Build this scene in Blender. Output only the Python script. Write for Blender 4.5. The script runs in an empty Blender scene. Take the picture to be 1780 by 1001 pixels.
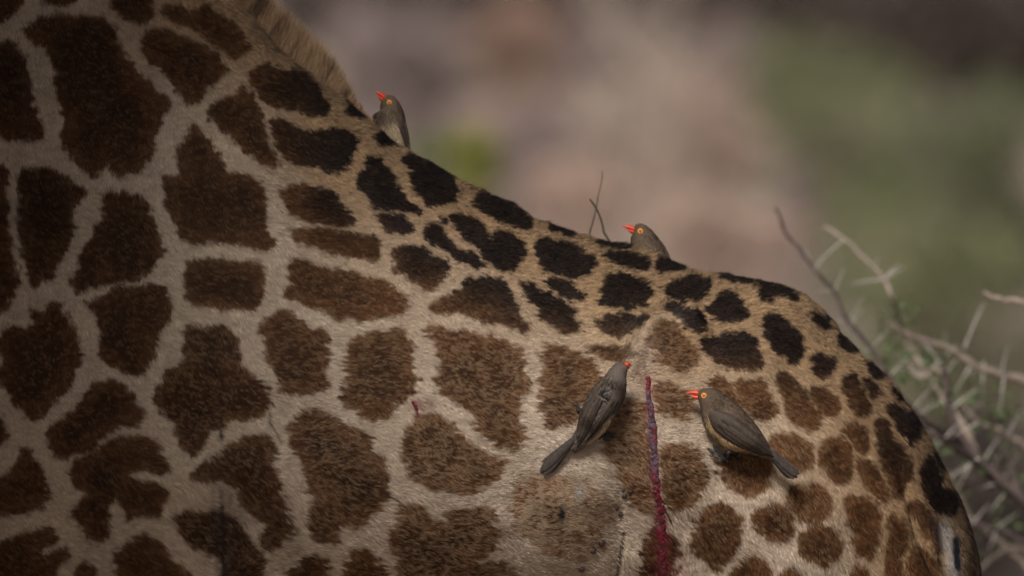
import bpy, math
import numpy as np
from mathutils import Vector, Matrix

SC = bpy.context.scene
COL = SC.collection
rng = np.random.default_rng(7)

# ------------------------------------------------------------------ camera, sky, sun, exposure
DIST = 25.0            # metres from the lens to the animal's mid plane
S = 0.00085            # metres per photograph pixel on that plane
CZ = 2.45              # lens height
cam = bpy.data.cameras.new('camera')
camo = bpy.data.objects.new('camera', cam)
COL.objects.link(camo)
camo.location = (0, -DIST, CZ)
camo.rotation_euler = (math.radians(90), 0, 0)
cam.sensor_width = 36.0
cam.lens = 36.0 * DIST / (1780 * S)
cam.clip_start = 0.5
cam.clip_end = 2000
cam.dof.use_dof = True
cam.dof.focus_distance = DIST - 0.30
cam.dof.aperture_fstop = cam.lens / 145.0
SC.camera = camo

SUN_EL, SUN_AZ = 40.0, -12.0      # azimuth measured from behind the camera towards its right
world = bpy.data.worlds.new('World')
SC.world = world
world.use_nodes = True
wn = world.node_tree
bg = wn.nodes['Background']
sky = wn.nodes.new('ShaderNodeTexSky')
sky.sky_type = 'NISHITA'
sky.sun_disc = False
sky.sun_elevation = math.radians(SUN_EL)
sky.sun_rotation = math.radians(180 - SUN_AZ)
sky.dust_density = 4.0
sky.air_density = 0.7
sky.ozone_density = 0.6
wn.links.new(sky.outputs[0], bg.inputs[0])
bg.inputs[1].default_value = 0.05
sun = bpy.data.lights.new('sun', 'SUN')
sun.energy = 5.0
sun.angle = math.radians(14)
sun.color = (1.0, 0.93, 0.86)
suno = bpy.data.objects.new('sun', sun)
COL.objects.link(suno)
e, a = math.radians(SUN_EL), math.radians(SUN_AZ)
sdir = Vector((math.sin(a) * math.cos(e), -math.cos(a) * math.cos(e), math.sin(e)))   # towards the sun
suno.rotation_euler = sdir.to_track_quat('Z', 'Y').to_euler()
suno.location = (6, -10, 12)
vs = SC.view_settings
vs.view_transform = 'Standard'
vs.look = 'None'
vs.exposure = -0.30
vs.gamma = 1.0
vs.use_curve_mapping = False

# ------------------------------------------------------------------ helpers
def at(px, py, Y=0.0):
    k = S * (DIST + Y) / DIST
    return np.array([(px - 890.0) * k, Y, CZ - (py - 500.5) * k])

def atv(p, Y=0.0):
    p = np.asarray(p, float)
    Y = np.broadcast_to(np.asarray(Y, float), p.shape[:-1])
    k = S * (DIST + Y) / DIST
    return np.stack([(p[..., 0] - 890) * k, Y, CZ - (p[..., 1] - 500.5) * k], -1)

def topx(P):
    k = S * (DIST + P[..., 1]) / DIST
    return P[..., 0] / k + 890, 500.5 - (P[..., 2] - CZ) / k

_tab = rng.random((8, 256, 256))
def vnoise(x, y, scale, seed=0):
    t = _tab[seed % 8]
    x = np.asarray(x, float) / scale + seed * 17.31
    y = np.asarray(y, float) / scale + seed * 9.7
    xi = np.floor(x).astype(int); yi = np.floor(y).astype(int)
    fx = x - xi; fy = y - yi
    fx = fx * fx * (3 - 2 * fx); fy = fy * fy * (3 - 2 * fy)
    a_ = t[xi % 256, yi % 256]; b_ = t[(xi + 1) % 256, yi % 256]
    c_ = t[xi % 256, (yi + 1) % 256]; d_ = t[(xi + 1) % 256, (yi + 1) % 256]
    return (a_ * (1 - fx) + b_ * fx) * (1 - fy) + (c_ * (1 - fx) + d_ * fx) * fy

def sstep(a_, b_, x):
    t = np.clip((x - a_) / (b_ - a_), 0, 1)
    return t * t * (3 - 2 * t)

def catmull(pts, s):
    """Catmull-Rom through pts (n,k) at parameters s in 0..n-1."""
    pts = np.asarray(pts, float)
    n = len(pts)
    ext = np.vstack([2 * pts[0] - pts[1], pts, 2 * pts[-1] - pts[-2]])
    i = np.clip(np.floor(s).astype(int), 0, n - 2)
    f = (s - i)[:, None]
    p0, p1, p2, p3 = ext[i], ext[i + 1], ext[i + 2], ext[i + 3]
    return 0.5 * (2 * p1 + (p2 - p0) * f + (2 * p0 - 5 * p1 + 4 * p2 - p3) * f ** 2 + (3 * p1 - p0 - 3 * p2 + p3) * f ** 3)

def nrm(v):
    return v / np.maximum(np.linalg.norm(v, axis=-1, keepdims=True), 1e-12)

def mesh_np(name, V, F, smooth=True, attrs=None):
    """V (n,3); F (m,3) or (m,4) int array, or a list of such arrays."""
    me = bpy.data.meshes.new(name)
    V = np.ascontiguousarray(V, np.float32)
    Fl = F if isinstance(F, list) else [F]
    Fl = [np.asarray(f, np.int32) for f in Fl if len(f)]
    idx = np.concatenate([f.ravel() for f in Fl])
    tot = np.concatenate([np.full(len(f), f.shape[1], np.int32) for f in Fl])
    start = np.concatenate([[0], np.cumsum(tot)[:-1]]).astype(np.int32)
    me.vertices.add(len(V)); me.vertices.foreach_set('co', V.ravel())
    me.loops.add(len(idx)); me.loops.foreach_set('vertex_index', idx)
    me.polygons.add(len(tot)); me.polygons.foreach_set('loop_start', start)
    me.polygons.foreach_set('loop_total', tot)
    me.polygons.foreach_set('use_smooth', np.full(len(tot), smooth, bool))
    me.update(calc_edges=True)
    if attrs:
        for k, v in attrs.items():
            v = np.asarray(v, np.float32)
            if k.endswith('_n'):
                at_ = me.attributes.new(k, 'FLOAT_VECTOR', 'POINT')
                at_.data.foreach_set('vector', v.ravel())
            else:
                at_ = me.attributes.new(k, 'FLOAT_COLOR', 'POINT')
                c4 = np.concatenate([v, np.ones((len(v), 1), np.float32)], 1)
                at_.data.foreach_set('color', c4.ravel())
    return me

class MB:
    """collects sweeps and grids into one mesh"""
    def __init__(s): s.V = []; s.F = []; s.n = 0
    def add(s, V, F):
        s.V.append(np.asarray(V, float)); s.F.append(np.asarray(F, int) + s.n); s.n += len(V)
    def tube(s, pts, rad, sides=7):
        pts = np.asarray(pts, float); n = len(pts)
        rad = np.broadcast_to(np.asarray(rad, float), (n,))
        tan = nrm(np.gradient(pts, axis=0))
        up = np.array([0.31, 0.9, 0.3]); up = up / np.linalg.norm(up)
        u = nrm(np.cross(tan, up)); v = np.cross(tan, u)
        th = np.linspace(0, 2 * np.pi, sides, endpoint=False)
        R = pts[:, None] + rad[:, None, None] * (u[:, None] * np.cos(th)[None, :, None] + v[:, None] * np.sin(th)[None, :, None])
        V = np.vstack([R.reshape(-1, 3), pts[0] - tan[0] * rad[0] * .3, pts[-1] + tan[-1] * rad[-1] * .6])
        i, j = np.meshgrid(np.arange(n - 1), np.arange(sides), indexing='ij'); j2 = (j + 1) % sides
        q = np.stack([i * sides + j, i * sides + j2, (i + 1) * sides + j2, (i + 1) * sides + j], -1).reshape(-1, 4)
        k = np.arange(sides); k2 = (k + 1) % sides; c0 = n * sides; c1 = c0 + 1
        tri0 = np.stack([k2, k, np.full(sides, c0), np.full(sides, c0)], -1)
        b = (n - 1) * sides
        tri1 = np.stack([b + k, b + k2, np.full(sides, c1), np.full(sides, c1)], -1)
        s.add(V, q); s.F.append(('t', np.vstack([tri0, tri1])[:, :3] + s.n - len(V)))
    def grid(s, G, closed=False):
        n, m = G.shape[:2]
        i, j = np.meshgrid(np.arange(n - 1), np.arange(m if closed else m - 1), indexing='ij'); j2 = (j + 1) % m
        q = np.stack([i * m + j, i * m + j2, (i + 1) * m + j2, (i + 1) * m + j], -1).reshape(-1, 4)
        s.add(G.reshape(-1, 3), q)
    def ellipsoid(s, c, r, n=8, m=12, rot=None):
        th = np.linspace(0.0, np.pi, n + 1); ph = np.linspace(0, 2 * np.pi, m, endpoint=False)
        th[0] = 1e-3; th[-1] = np.pi - 1e-3
        P = np.stack([np.sin(th)[:, None] * np.cos(ph), np.sin(th)[:, None] * np.sin(ph), np.cos(th)[:, None] * np.ones(m)], -1) * np.asarray(r)
        if rot is not None: P = P @ np.asarray(rot).T
        s.grid(P + np.asarray(c), True)
    def mesh(s, name, smooth=True, attrs=None):
        V = np.vstack(s.V)
        q = [f for f in s.F if not isinstance(f, tuple)]; t = [f[1] for f in s.F if isinstance(f, tuple)]
        fl = []
        q4 = [f for f in q if f.shape[1] == 4]; q3 = [f for f in q if f.shape[1] == 3] + t
        if q4: fl.append(np.vstack(q4))
        if q3: fl.append(np.vstack(q3))
        return mesh_np(name, V, fl, smooth, attrs)

def obj(name, me, mat=None, parent=None, kind=None):
    o = bpy.data.objects.new(name, me)
    COL.objects.link(o)
    if mat is not None and not me.materials: me.materials.append(mat)
    if parent is not None:
        o.parent = parent
        w = Matrix.Translation(parent.location) if parent.parent is None else Matrix.Translation((0, 0, 0))
        o.matrix_parent_inverse = w.inverted()
    if kind: o['kind'] = kind
    return o

def thing(name, loc, label, cat, group=None):
    o = bpy.data.objects.new(name, None)
    COL.objects.link(o)
    o.location = tuple(float(v) for v in loc)
    o.empty_display_size = 0.05
    o['label'] = label; o['category'] = cat
    if group: o['group'] = group
    return o

def struct(name, me, mat):
    o = obj(name, me, mat); o['kind'] = 'structure'; return o

# ------------------------------------------------------------------ materials
def mat_base(name):
    m = bpy.data.materials.new(name); m.use_nodes = True
    nt = m.node_tree; b = nt.nodes['Principled BSDF']
    return m, nt, b

def mat_noise(name, c1, c2, scale=40, rough=0.6, spec=0.3, bump=0.0, detail=4, stretch=(1, 1, 1), c3=None):
    m, nt, b = mat_base(name)
    tc = nt.nodes.new('ShaderNodeTexCoord'); mp = nt.nodes.new('ShaderNodeMapping'); mp.inputs['Scale'].default_value = stretch
    nz = nt.nodes.new('ShaderNodeTexNoise'); nz.inputs['Scale'].default_value = scale; nz.inputs['Detail'].default_value = detail
    rp = nt.nodes.new('ShaderNodeValToRGB')
    rp.color_ramp.elements[0].position = .35; rp.color_ramp.elements[1].position = .65
    rp.color_ramp.elements[0].color = (*c1, 1); rp.color_ramp.elements[1].color = (*c2, 1)
    if c3 is not None:
        el = rp.color_ramp.elements.new(.5); el.color = (*c3, 1)
    nt.links.new(tc.outputs['Object'], mp.inputs[0]); nt.links.new(mp.outputs[0], nz.inputs['Vector'])
    nt.links.new(nz.outputs['Fac'], rp.inputs[0]); nt.links.new(rp.outputs[0], b.inputs['Base Color'])
    b.inputs['Roughness'].default_value = rough; b.inputs['Specular IOR Level'].default_value = spec
    if bump:
        bp = nt.nodes.new('ShaderNodeBump'); bp.inputs['Strength'].default_value = bump; bp.inputs['Distance'].default_value = 0.002
        nt.links.new(nz.outputs['Fac'], bp.inputs['Height']); nt.links.new(bp.outputs[0], b.inputs['Normal'])
    return m

def mat_attr(name, attr, rough=0.6, spec=0.25, normal=None, bump=0.0, bscale=300, mul=1.0):
    m, nt, b = mat_base(name)
    an = nt.nodes.new('ShaderNodeAttribute'); an.attribute_name = attr
    nt.links.new(an.outputs['Color'], b.inputs['Base Color'])
    b.inputs['Roughness'].default_value = rough; b.inputs['Specular IOR Level'].default_value = spec
    if normal:
        nn = nt.nodes.new('ShaderNodeAttribute'); nn.attribute_name = normal
        nt.links.new(nn.outputs['Vector'], b.inputs['Normal'])
    elif bump:
        tc = nt.nodes.new('ShaderNodeTexCoord')
        nz = nt.nodes.new('ShaderNodeTexNoise'); nz.inputs['Scale'].default_value = bscale; nz.inputs['Detail'].default_value = 3
        nt.links.new(tc.outputs['Object'], nz.inputs['Vector'])
        bp = nt.nodes.new('ShaderNodeBump'); bp.inputs['Strength'].default_value = bump; bp.inputs['Distance'].default_value = 0.003
        nt.links.new(nz.outputs['Fac'], bp.inputs['Height']); nt.links.new(bp.outputs[0], b.inputs['Normal'])
    return m

M_SKIN = mat_attr('coat_skin', 'coat', 0.75, 0.1, bump=0.5, bscale=260)
M_FUR = mat_attr('coat_hair', 'coat', 0.6, 0.16, normal='fur_n')
M_PLUME = mat_attr('plumage', 'coat', 0.65, 0.2, normal='fur_n')
M_BIRD = mat_attr('bird_skin', 'coat', 0.7, 0.2, bump=0.25, bscale=500)
M_WOUND = mat_attr('blood', 'coat', 0.42, 0.4, bump=0.8, bscale=420)
M_WING = mat_noise('wing_feather', (.034, .025, .020), (.055, .042, .033), 220, 0.6, 0.25, stretch=(1, 1, 1))
M_WINGL = mat_noise('wing_feather_pale', (.050, .038, .030), (.078, .060, .048), 220, 0.6, 0.25)
M_COVERT = mat_noise('wing_covert', (.050, .038, .030), (.072, .056, .045), 260, 0.65, 0.2, bump=.2)
M_TAILF = mat_noise('tail_feather', (.038, .031, .028), (.060, .049, .043), 200, 0.6, 0.25)
M_BEAK = mat_noise('red_beak', (.42, .026, .010), (.58, .060, .018), 300, 0.38, 0.45)
M_RING = mat_noise('eye_ring', (.62, .25, .012), (.70, .33, .02), 900, 0.4, 0.4)
M_IRIS = mat_noise('iris', (.42, .055, .008), (.50, .09, .01), 900, 0.25, 0.5)
M_PUPIL = mat_noise('pupil', (.012, .005, .004), (.018, .007, .005), 900, 0.12, 0.6)
M_LEG = mat_noise('bird_leg', (.022, .020, .020), (.048, .044, .044), 700, 0.5, 0.35, bump=.4)
M_CLAW = mat_noise('claw', (.012, .011, .011), (.02, .018, .018), 700, 0.35, 0.5)
M_TICK = mat_noise('tick', (.016, .009, .009), (.04, .022, .020), 500, 0.55, 0.3)
M_SOIL = None
M_BARK = mat_noise('grey_bark', (.12, .095, .08), (.24, .20, .165), 60, 0.8, 0.15, bump=.5)
M_BARKD = mat_noise('dark_bark', (.045, .034, .032), (.11, .085, .078), 60, 0.8, 0.15, bump=.5)
M_BARKP = mat_noise('pale_bark', (.22, .18, .15), (.36, .30, .25), 60, 0.8, 0.15, bump=.5)
M_THORN = mat_noise('white_thorn', (.40, .375, .34), (.62, .60, .56), 90, 0.45, 0.35)
M_TWIG = mat_noise('twig', (.06, .052, .040), (.11, .095, .072), 80, 0.75, 0.2)

# ------------------------------------------------------------------ hair builder
def blades(P, N, T, L, Wd, rise, colr, jit=0.35, roll=0.6):
    """one tapering blade per root; returns vertices, faces, colours, shading normals"""
    n = len(P)
    N = nrm(N); T = nrm(T - N * np.sum(T * N, -1, keepdims=True))
    side = np.cross(T, N)
    r = rng.normal(0, roll, n)[:, None]
    side = side * np.cos(r) + N * np.sin(r)
    cr, sr = np.cos(rise)[:, None], np.sin(rise)[:, None]
    tip = P + L[:, None] * (T * cr + N * sr)
    V = np.empty((n, 3, 3), np.float32)
    V[:, 0] = P - side * (Wd / 2)[:, None]
    V[:, 1] = P + side * (Wd / 2)[:, None]
    V[:, 2] = tip
    sn = nrm(N + rng.normal(0, jit, (n, 3)))
    F = np.arange(n * 3, dtype=np.int32).reshape(n, 3)
    return V.reshape(-1, 3), F, np.repeat(colr, 3, 0), np.repeat(sn, 3, 0)

# ------------------------------------------------------------------ coat pattern, traced as outlines on the flank
Z = 500 / 1668.0
TILE = dict(T1=(0, 0), T2=(0, 250), T3=(0, 500), T4=(0, 701), T5=(400, 100), T6=(400, 350), T7=(400, 550), T8=(400, 701),
            U1=(800, 300), U2=(800, 500), U3=(800, 701), U4=(1200, 400), U5=(1200, 600), U6=(1280, 701))
PATCH = [
 ('T1', '-60,-60 140,-60 135,20 90,70 60,120 0,125 -60,125'),
 ('T1', '245,-60 450,-60 455,0 400,25 330,40 250,15'),
 ('T1', '650,-60 870,-60 880,40 905,90 850,135 760,130 700,90 645,50'),
 ('T1', '140,190 200,120 290,90 420,100 560,100 660,150 695,205 670,240 720,320 775,390 755,450 840,450 900,530 960,570 1000,640 930,690 950,740 905,800 910,870 850,960 790,1010 700,1030 640,1005 610,930 590,1000 545,1030 490,1000 440,920 370,860 355,760 375,680 350,590 325,500 330,440 300,380 290,320 230,270 150,230'),
 ('T1', '-80,250 0,250 80,240 110,290 150,340 150,440 180,520 190,610 230,680 255,760 260,830 180,815 90,820 0,790 -80,790'),
 ('T1', '800,220 860,175 960,180 1060,220 1180,260 1260,330 1340,400 1290,450 1200,510 1180,570 1110,620 1040,560 1015,490 960,420 870,370 830,310'),
 ('T1', '960,60 1000,30 1080,80 1150,60 1190,20 1250,80 1320,100 1370,180 1430,240 1460,280 1420,320 1360,350 1270,300 1190,230 1110,170 1030,140 960,90'),
 ('T1', '1200,640 1290,580 1360,560 1385,490 1440,520 1500,620 1525,700 1545,800 1590,900 1600,970 1540,980 1460,920 1390,860 1320,780 1230,710'),
 ('T5', '100,110 170,50 240,40 290,90 400,80 480,130 530,200 570,270 575,330 500,350 400,320 300,310 220,290 160,220 110,150'),
 ('T5', '660,205 720,250 775,300 800,360 740,355 690,335 670,270'),
 ('T5', '230,370 310,370 400,420 490,440 580,430 640,420 720,440 765,490 730,550 690,600 640,680 570,670 480,630 390,620 320,590 270,540 250,450'),
 ('T5', '830,450 880,415 930,445 955,485 930,510 880,515 845,485'),
 ('T5', '820,560 880,600 930,660 970,740 1010,800 1040,850 1110,880 1115,910 1020,905 960,890 880,890 820,860 790,800 730,740 740,680 800,640'),
 ('T5', '970,590 1040,570 1110,590 1190,620 1270,670 1320,730 1330,790 1290,840 1190,880 1130,830 1080,770 1050,710 1050,650'),
 ('T6', '850,70 930,80 1000,90 1040,130 1045,180 1000,195 930,175 865,140'),
 ('T5', '290,770 360,760 450,750 560,760 620,800 660,850 690,910 740,965 690,990 600,980 500,960 400,950 350,900 320,830'),
 ('T6', '360,160 480,160 600,165 720,190 800,195 860,230 875,270 860,355 780,340 680,310 580,290 470,275 400,240 370,200'),
 ('U1', '80,150 140,120 220,150 310,200 370,250 410,290 400,330 330,330 260,300 180,250 100,210'),
 ('U1', '490,300 560,285 620,305 665,350 640,375 560,350 500,325'),
 ('U1', '760,365 860,385 960,420 1000,440 900,445 810,425'),
 ('U1', '430,400 500,380 570,400 680,430 740,480 790,520 750,580 690,615 620,600 550,590 480,560 450,500 435,450'),
 ('U1', '830,470 900,460 1000,465 1060,490 1085,540 1060,575 980,550 900,520 850,500'),
 ('U1', '1130,490 1200,505 1260,515 1320,545 1250,560 1190,575 1140,570'),
 ('T6', '1280,85 1370,75 1440,110 1480,170 1520,230 1530,170 1590,170 1660,200 1700,250 1690,330 1650,390 1590,415 1510,360 1440,290 1360,220 1310,150'),
 ('T6', '1130,190 1150,140 1210,125 1245,170 1270,230 1330,280 1420,320 1500,380 1440,385 1360,370 1280,310 1190,260 1135,220'),
 ('T6', '1210,92 1260,98 1272,125 1230,122'),
 ('T6', '950,290 1050,255 1130,290 1220,330 1280,380 1240,430 1200,480 1130,530 1070,490 1010,440 950,400 960,350'),
 ('T6', '345,320 420,350 500,370 570,400 650,405 720,420 800,440 870,460 940,500 1010,550 1060,590 1010,620 1030,660 950,670 850,670 800,700 700,690 620,690 560,640 470,620 400,590 320,580 335,500 350,420'),
 ('T6', '1160,640 1190,580 1340,530 1370,460 1440,440 1560,450 1605,490 1645,560 1664,625 1705,685 1744,735 1714,783 1650,745 1580,705 1550,720 1440,690 1370,650 1290,640 1220,650'),
 ('U1', '340,640 400,640 470,680 560,720 640,770 690,800 680,850 715,890 650,950 580,930 510,890 460,840 430,770 380,700'),
 ('U1', '490,630 560,610 640,640 690,680 720,730 680,745 600,720 540,690'),
 ('U1', '860,580 920,590 1020,620 1090,640 1115,700 1080,780 1000,770 990,795 910,790 820,760 840,720 820,660'),
 ('U1', '1180,680 1240,630 1370,595 1440,620 1450,670 1390,740 1300,745 1220,720'),
 ('U1', '840,840 920,820 1020,820 1100,830 1050,880 1000,940 910,955 830,930 790,900'),
 ('U1', '1180,780 1240,755 1330,780 1400,830 1430,890 1380,930 1330,900 1290,840 1230,800'),
 ('U4', '90,440 180,390 195,350 270,370 290,430 325,480 300,525 230,520 170,530 110,480'),
 ('U4', '165,255 260,262 365,285 350,302 250,297'),
 ('U4', '370,297 480,315 560,345 645,400 560,405 520,370 460,410 400,390 410,345'),
 ('U4', '410,530 470,490 540,530 600,580 650,620 660,690 630,775 560,760 500,700 460,630 420,570'),
 ('U4', '690,480 760,500 820,560 800,580 740,560 710,520'),
 ('U4', '855,595 920,645 985,710 940,712 890,682 870,640'),
 ('U4', '700,750 750,720 800,730 840,790 820,840 770,850 710,820'),
 ('U4', '60,650 140,620 220,610 310,590 360,630 380,690 420,750 420,790 340,810 240,805 170,780 110,720'),
 ('U2', '1120,230 1180,190 1240,190 1290,240 1340,320 1395,400 1360,450 1310,500 1240,470 1190,420 1140,360 1110,290', 1.15, .25),
 ('U2', '740,350 800,330 900,340 1000,340 1020,380 960,430 880,430 800,400'),
 ('U2', '470,360 510,325 600,340 680,370 740,410 800,450 840,500 800,600 740,640 700,690 690,770 640,790 540,825 480,780 460,640 475,500', 1.0, .2),
 ('T7', '1140,100 1190,60 1250,60 1290,90 1370,75 1450,110 1530,130 1600,150 1690,190 1720,240 1700,330 1735,380 1740,440 1690,480 1680,560 1700,640 1720,680 1680,770 1620,780 1550,750 1480,710 1420,640 1420,560 1330,520 1260,480 1190,410 1210,320 1210,240 1180,150', 1.0, .22),
 ('T7', '700,140 790,110 900,90 1020,80 1050,140 1060,230 1070,330 1085,420 1040,470 970,510 920,590 860,600 790,580 730,530 640,490 660,400 690,320 670,280 690,200', 1.0, .15),
 ('T7', '170,70 230,0 320,-30 390,0 430,60 520,70 580,110 560,200 570,280 545,340 560,410 500,440 400,460 310,440 280,370 270,300 220,250 200,160', 1.0, .15),
 ('T8', '330,140 390,100 380,60 450,45 550,45 620,80 640,130 740,150 830,190 820,250 880,310 920,380 930,480 880,590 830,660 740,740 680,700 630,760 610,820 540,800 470,750 455,650 470,590 540,535 440,530 460,470 420,380 430,330 350,250', 1.0, .22),
 ('T8', '1100,70 1200,50 1240,90 1310,110 1340,200 1420,250 1520,300 1600,340 1570,400 1540,460 1450,490 1400,540 1320,510 1240,510 1150,480 1050,460 1030,400 1010,310 1000,220 1030,150', 1.05, .3),
 ('T8', '990,590 1070,570 1130,610 1170,670 1230,690 1300,620 1400,610 1530,590 1550,680 1560,840 1500,860 1480,890 1380,890 1500,930 1600,900 1630,960 1620,1060 990,1060 960,930 950,830 900,760 970,700', 1.05, .32),
 ('T8', '680,890 740,850 820,840 850,890 880,950 860,1060 670,1060 660,950'),
 ('T8', '330,960 400,940 430,880 520,880 580,940 560,1000 580,1060 330,1060'),
 ('T4', '1110,430 1160,350 1280,310 1330,240 1410,220 1440,185 1530,185 1570,210 1590,290 1600,370 1610,480 1668,580 1680,650 1720,720 1700,780 1630,780 1580,850 1535,840 1515,760 1540,700 1460,640 1400,580 1370,500 1340,450 1180,465', .95, .18),
 ('T4', '990,650 1090,620 1150,640 1240,610 1280,640 1380,650 1420,760 1500,830 1530,880 1530,1060 1290,1060 1280,900 1190,860 1130,830 1060,770', .8, .2),
 ('T3', '1080,240 1130,220 1160,250 1220,220 1340,230 1360,270 1390,340 1390,420 1440,490 1510,540 1560,620 1580,680 1520,740 1420,770 1340,760 1300,810 1230,830 1180,900 1150,970 1090,980 1060,920 1015,880 1040,800 960,740 900,690 890,620 940,560 960,500 1050,460 1060,410 1065,320', .9, .16),
 ('T3', '510,75 600,65 640,10 700,-14 820,-4 960,-14 985,90 1015,130 980,200 920,280 920,390 870,440 800,525 740,500 640,450 575,400 580,310 570,200 540,130 505,100', .9, .08),
 ('T2', '600,290 690,285 740,300 800,285 850,340 870,400 910,480 920,560 945,640 920,700 870,720 870,770 800,800 740,800 640,820 570,830 510,840 460,870 410,830 420,780 460,740 480,640 510,580 550,520 570,470 620,410 590,390 610,330', .9, .08),
 ('T2', '110,150 210,140 290,150 380,180 430,230 510,280 480,330 440,360 430,420 440,500 400,560 390,620 350,690 310,760 300,790 240,800 220,840 190,820 160,740 130,640 120,540 100,420 100,290', .9, .06),
 ('T2', '-80,130 40,140 35,250 50,400 60,560 80,680 110,790 90,880 50,950 0,990 -80,990'),
 ('T2', '1040,50 1080,-30 1110,-115 1160,-70 1210,-20 1260,40 1290,110 1310,180 1380,175 1460,190 1510,230 1540,290 1560,350 1540,450 1560,530 1600,570 1570,630 1480,610 1400,590 1320,580 1200,570 1090,590 1030,520 1000,440 960,340 940,250 930,200 1000,200 1040,180 1030,120', .95, .07),
 ('T2', '1070,700 1150,670 1250,680 1330,690 1440,690 1540,710 1540,780 1530,860 1500,940 1420,970 1380,960 1280,960 1180,940 1090,920 1070,840 1080,770'),
 ('T3', '-60,290 0,290 50,230 110,230 150,260 190,200 170,150 250,150 290,110 350,80 380,150 390,190 430,220 430,270 460,330 470,440 430,520 390,590 330,660 290,710 240,760 160,765 110,700 60,640 40,580 0,530 -60,530 -60,470 20,470 45,440 20,390 -60,390'),
 ('T4', '260,150 340,110 420,60 470,0 530,-90 620,-145 690,-120 760,-60 790,0 835,60 825,130 700,140 640,190 590,215 560,260 480,290 430,310 340,320 300,260 300,200'),
 ('T4', '410,400 440,350 500,310 560,260 640,220 730,190 840,190 900,220 940,280 960,340 990,400 930,410 850,385 770,400 760,430 860,450 950,490 990,510 960,570 930,650 880,660 800,650 740,680 720,620 690,560 665,520 640,600 640,680 620,780 580,820 510,790 480,720 430,660 410,640 470,560 510,510 430,490'),
 ('T4', '-60,440 0,440 60,380 120,320 130,270 180,260 190,320 240,380 250,440 300,490 290,560 240,620 180,630 100,640 0,660 -60,660'),
 ('T4', '-60,800 0,800 100,770 200,730 320,720 340,770 280,830 240,870 250,900 330,840 400,830 390,890 340,950 300,1060 -60,1060'),
 ('T4', '-60,70 0,70 40,130 60,200 0,240 -60,240'),
 ('T4', '440,970 480,920 560,930 570,1000 560,1060 430,1060'),
 ('T4', '650,890 720,830 820,750 920,790 960,850 1010,910 1060,960 1100,1000 1120,1060 700,1060 680,960'),
 ('U3', '340,420 420,400 520,440 620,420 700,430 770,480 860,540 900,600 850,700 780,760 840,830 760,900 620,890 450,850 420,770 330,760 310,640 290,520', 1.55, .66),
 ('U3', '820,230 870,120 910,40 960,0 1080,-40 1095,120 1110,300 1120,500 1130,640 1070,640 1000,600 990,530 940,440 900,350 830,300', 1.25, .44),
 ('U3', '1165,250 1280,240 1370,270 1430,350 1440,420 1390,500 1350,580 1280,620 1220,620 1190,540 1165,420', 1.1, .28),
 ('U2', '1120,560 1180,550 1260,580 1340,640 1340,720 1280,770 1210,750 1150,720', 1.1, .28),
 ('U5', '110,200 160,180 220,210 250,290 330,370 280,360 200,300 120,240'),
 ('U5', '250,220 320,210 420,205 440,260 470,330 500,390 450,430 370,430 330,370 280,290'),
 ('U5', '490,170 540,165 620,220 680,270 710,340 760,430 740,480 690,500 620,470 580,420 560,340 530,260'),
 ('U5', '700,235 760,250 800,300 850,350 855,390 800,425 760,390 720,310'),
 ('U5', '880,270 900,180 950,170 990,230 1010,300 1040,360 1020,400 960,400 910,340'),
 ('U5', '1000,180 1050,210 1090,250 1090,300 1060,310 1030,270'),
 ('U5', '1005,95 1060,112 1115,180 1090,198 1040,155'),
 ('U5', '1165,235 1210,275 1280,345 1255,350 1190,295'),
 ('U5', '1140,350 1190,350 1240,400 1270,390 1310,440 1325,500 1300,560 1270,600 1240,540 1190,470 1160,420'),
 ('U5', '1080,440 1120,430 1150,490 1180,560 1240,620 1270,700 1290,750 1250,790 1210,860 1190,890 1160,840 1140,750 1110,670 1100,570 1075,510'),
 ('U5', '880,500 930,450 960,480 1020,500 1030,590 1000,625 950,610 930,550'),
 ('U5', '750,590 830,530 880,550 920,620 935,720 920,790 850,800 790,760 760,680'),
 ('U5', '960,660 1010,670 1060,690 1090,760 1130,840 1140,890 1100,900 1040,850 990,780'),
 ('U5', '450,560 560,500 640,540 700,600 710,660 690,720 620,740 560,680 500,620', 1.05, .15),
 ('U5', '170,680 220,630 320,610 430,650 470,730 450,820 390,870 300,880 230,830 170,770', 1.05, .15),
 ('U6', '280,520 330,480 400,490 470,460 550,530 550,620 500,660 480,690 420,710 330,640 290,590', 1.05, .15),
 ('U6', '110,640 180,600 260,580 310,650 340,710 310,780 240,800 150,770 110,710', 1.0, .15),
 ('U6', '350,830 400,740 480,710 560,720 600,790 620,860 560,900 530,960 470,920 390,890', 1.0, .12),
 ('U6', '610,580 660,540 760,550 830,620 840,700 810,800 800,880 750,900 690,860 680,760 640,680', 1.0, .08),
 ('U6', '890,660 940,660 980,740 1000,800 960,860 970,960 940,1060 860,1060 870,900 890,780'),
 ('U6', '1010,850 1060,830 1120,880 1160,940 1150,1060 990,1060 1000,920'),
 ('U6', '970,600 1040,560 1090,620 1150,710 1175,800 1175,880 1110,790 1050,700', 1.25, .05),
 ('U6', '1070,400 1090,330 1130,310 1170,400 1190,480 1240,520 1280,590 1250,650 1190,640 1120,600 1090,540 1090,470'),
 ('U6', '1140,250 1180,320 1215,390 1190,390 1160,340'),
 ('U6', '10,960 90,890 150,900 210,970 210,1060 0,1060'),
 ('U6', '260,970 300,950 370,1000 380,1060 250,1060'),
 ('U3', '1340,720 1400,640 1490,560 1560,600 1640,680 1630,780 1570,880 1520,950 1490,980 1430,920 1370,870', .9, .1),
 ('U3', '1050,850 1100,740 1200,730 1270,790 1260,880 1230,1060 1060,1060', .7, .1),
 ('U3', '1580,970 1668,900 1740,1060 1560,1060'),
 ('U6', '680,960 740,950 780,1060 670,1060'),
]
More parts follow.
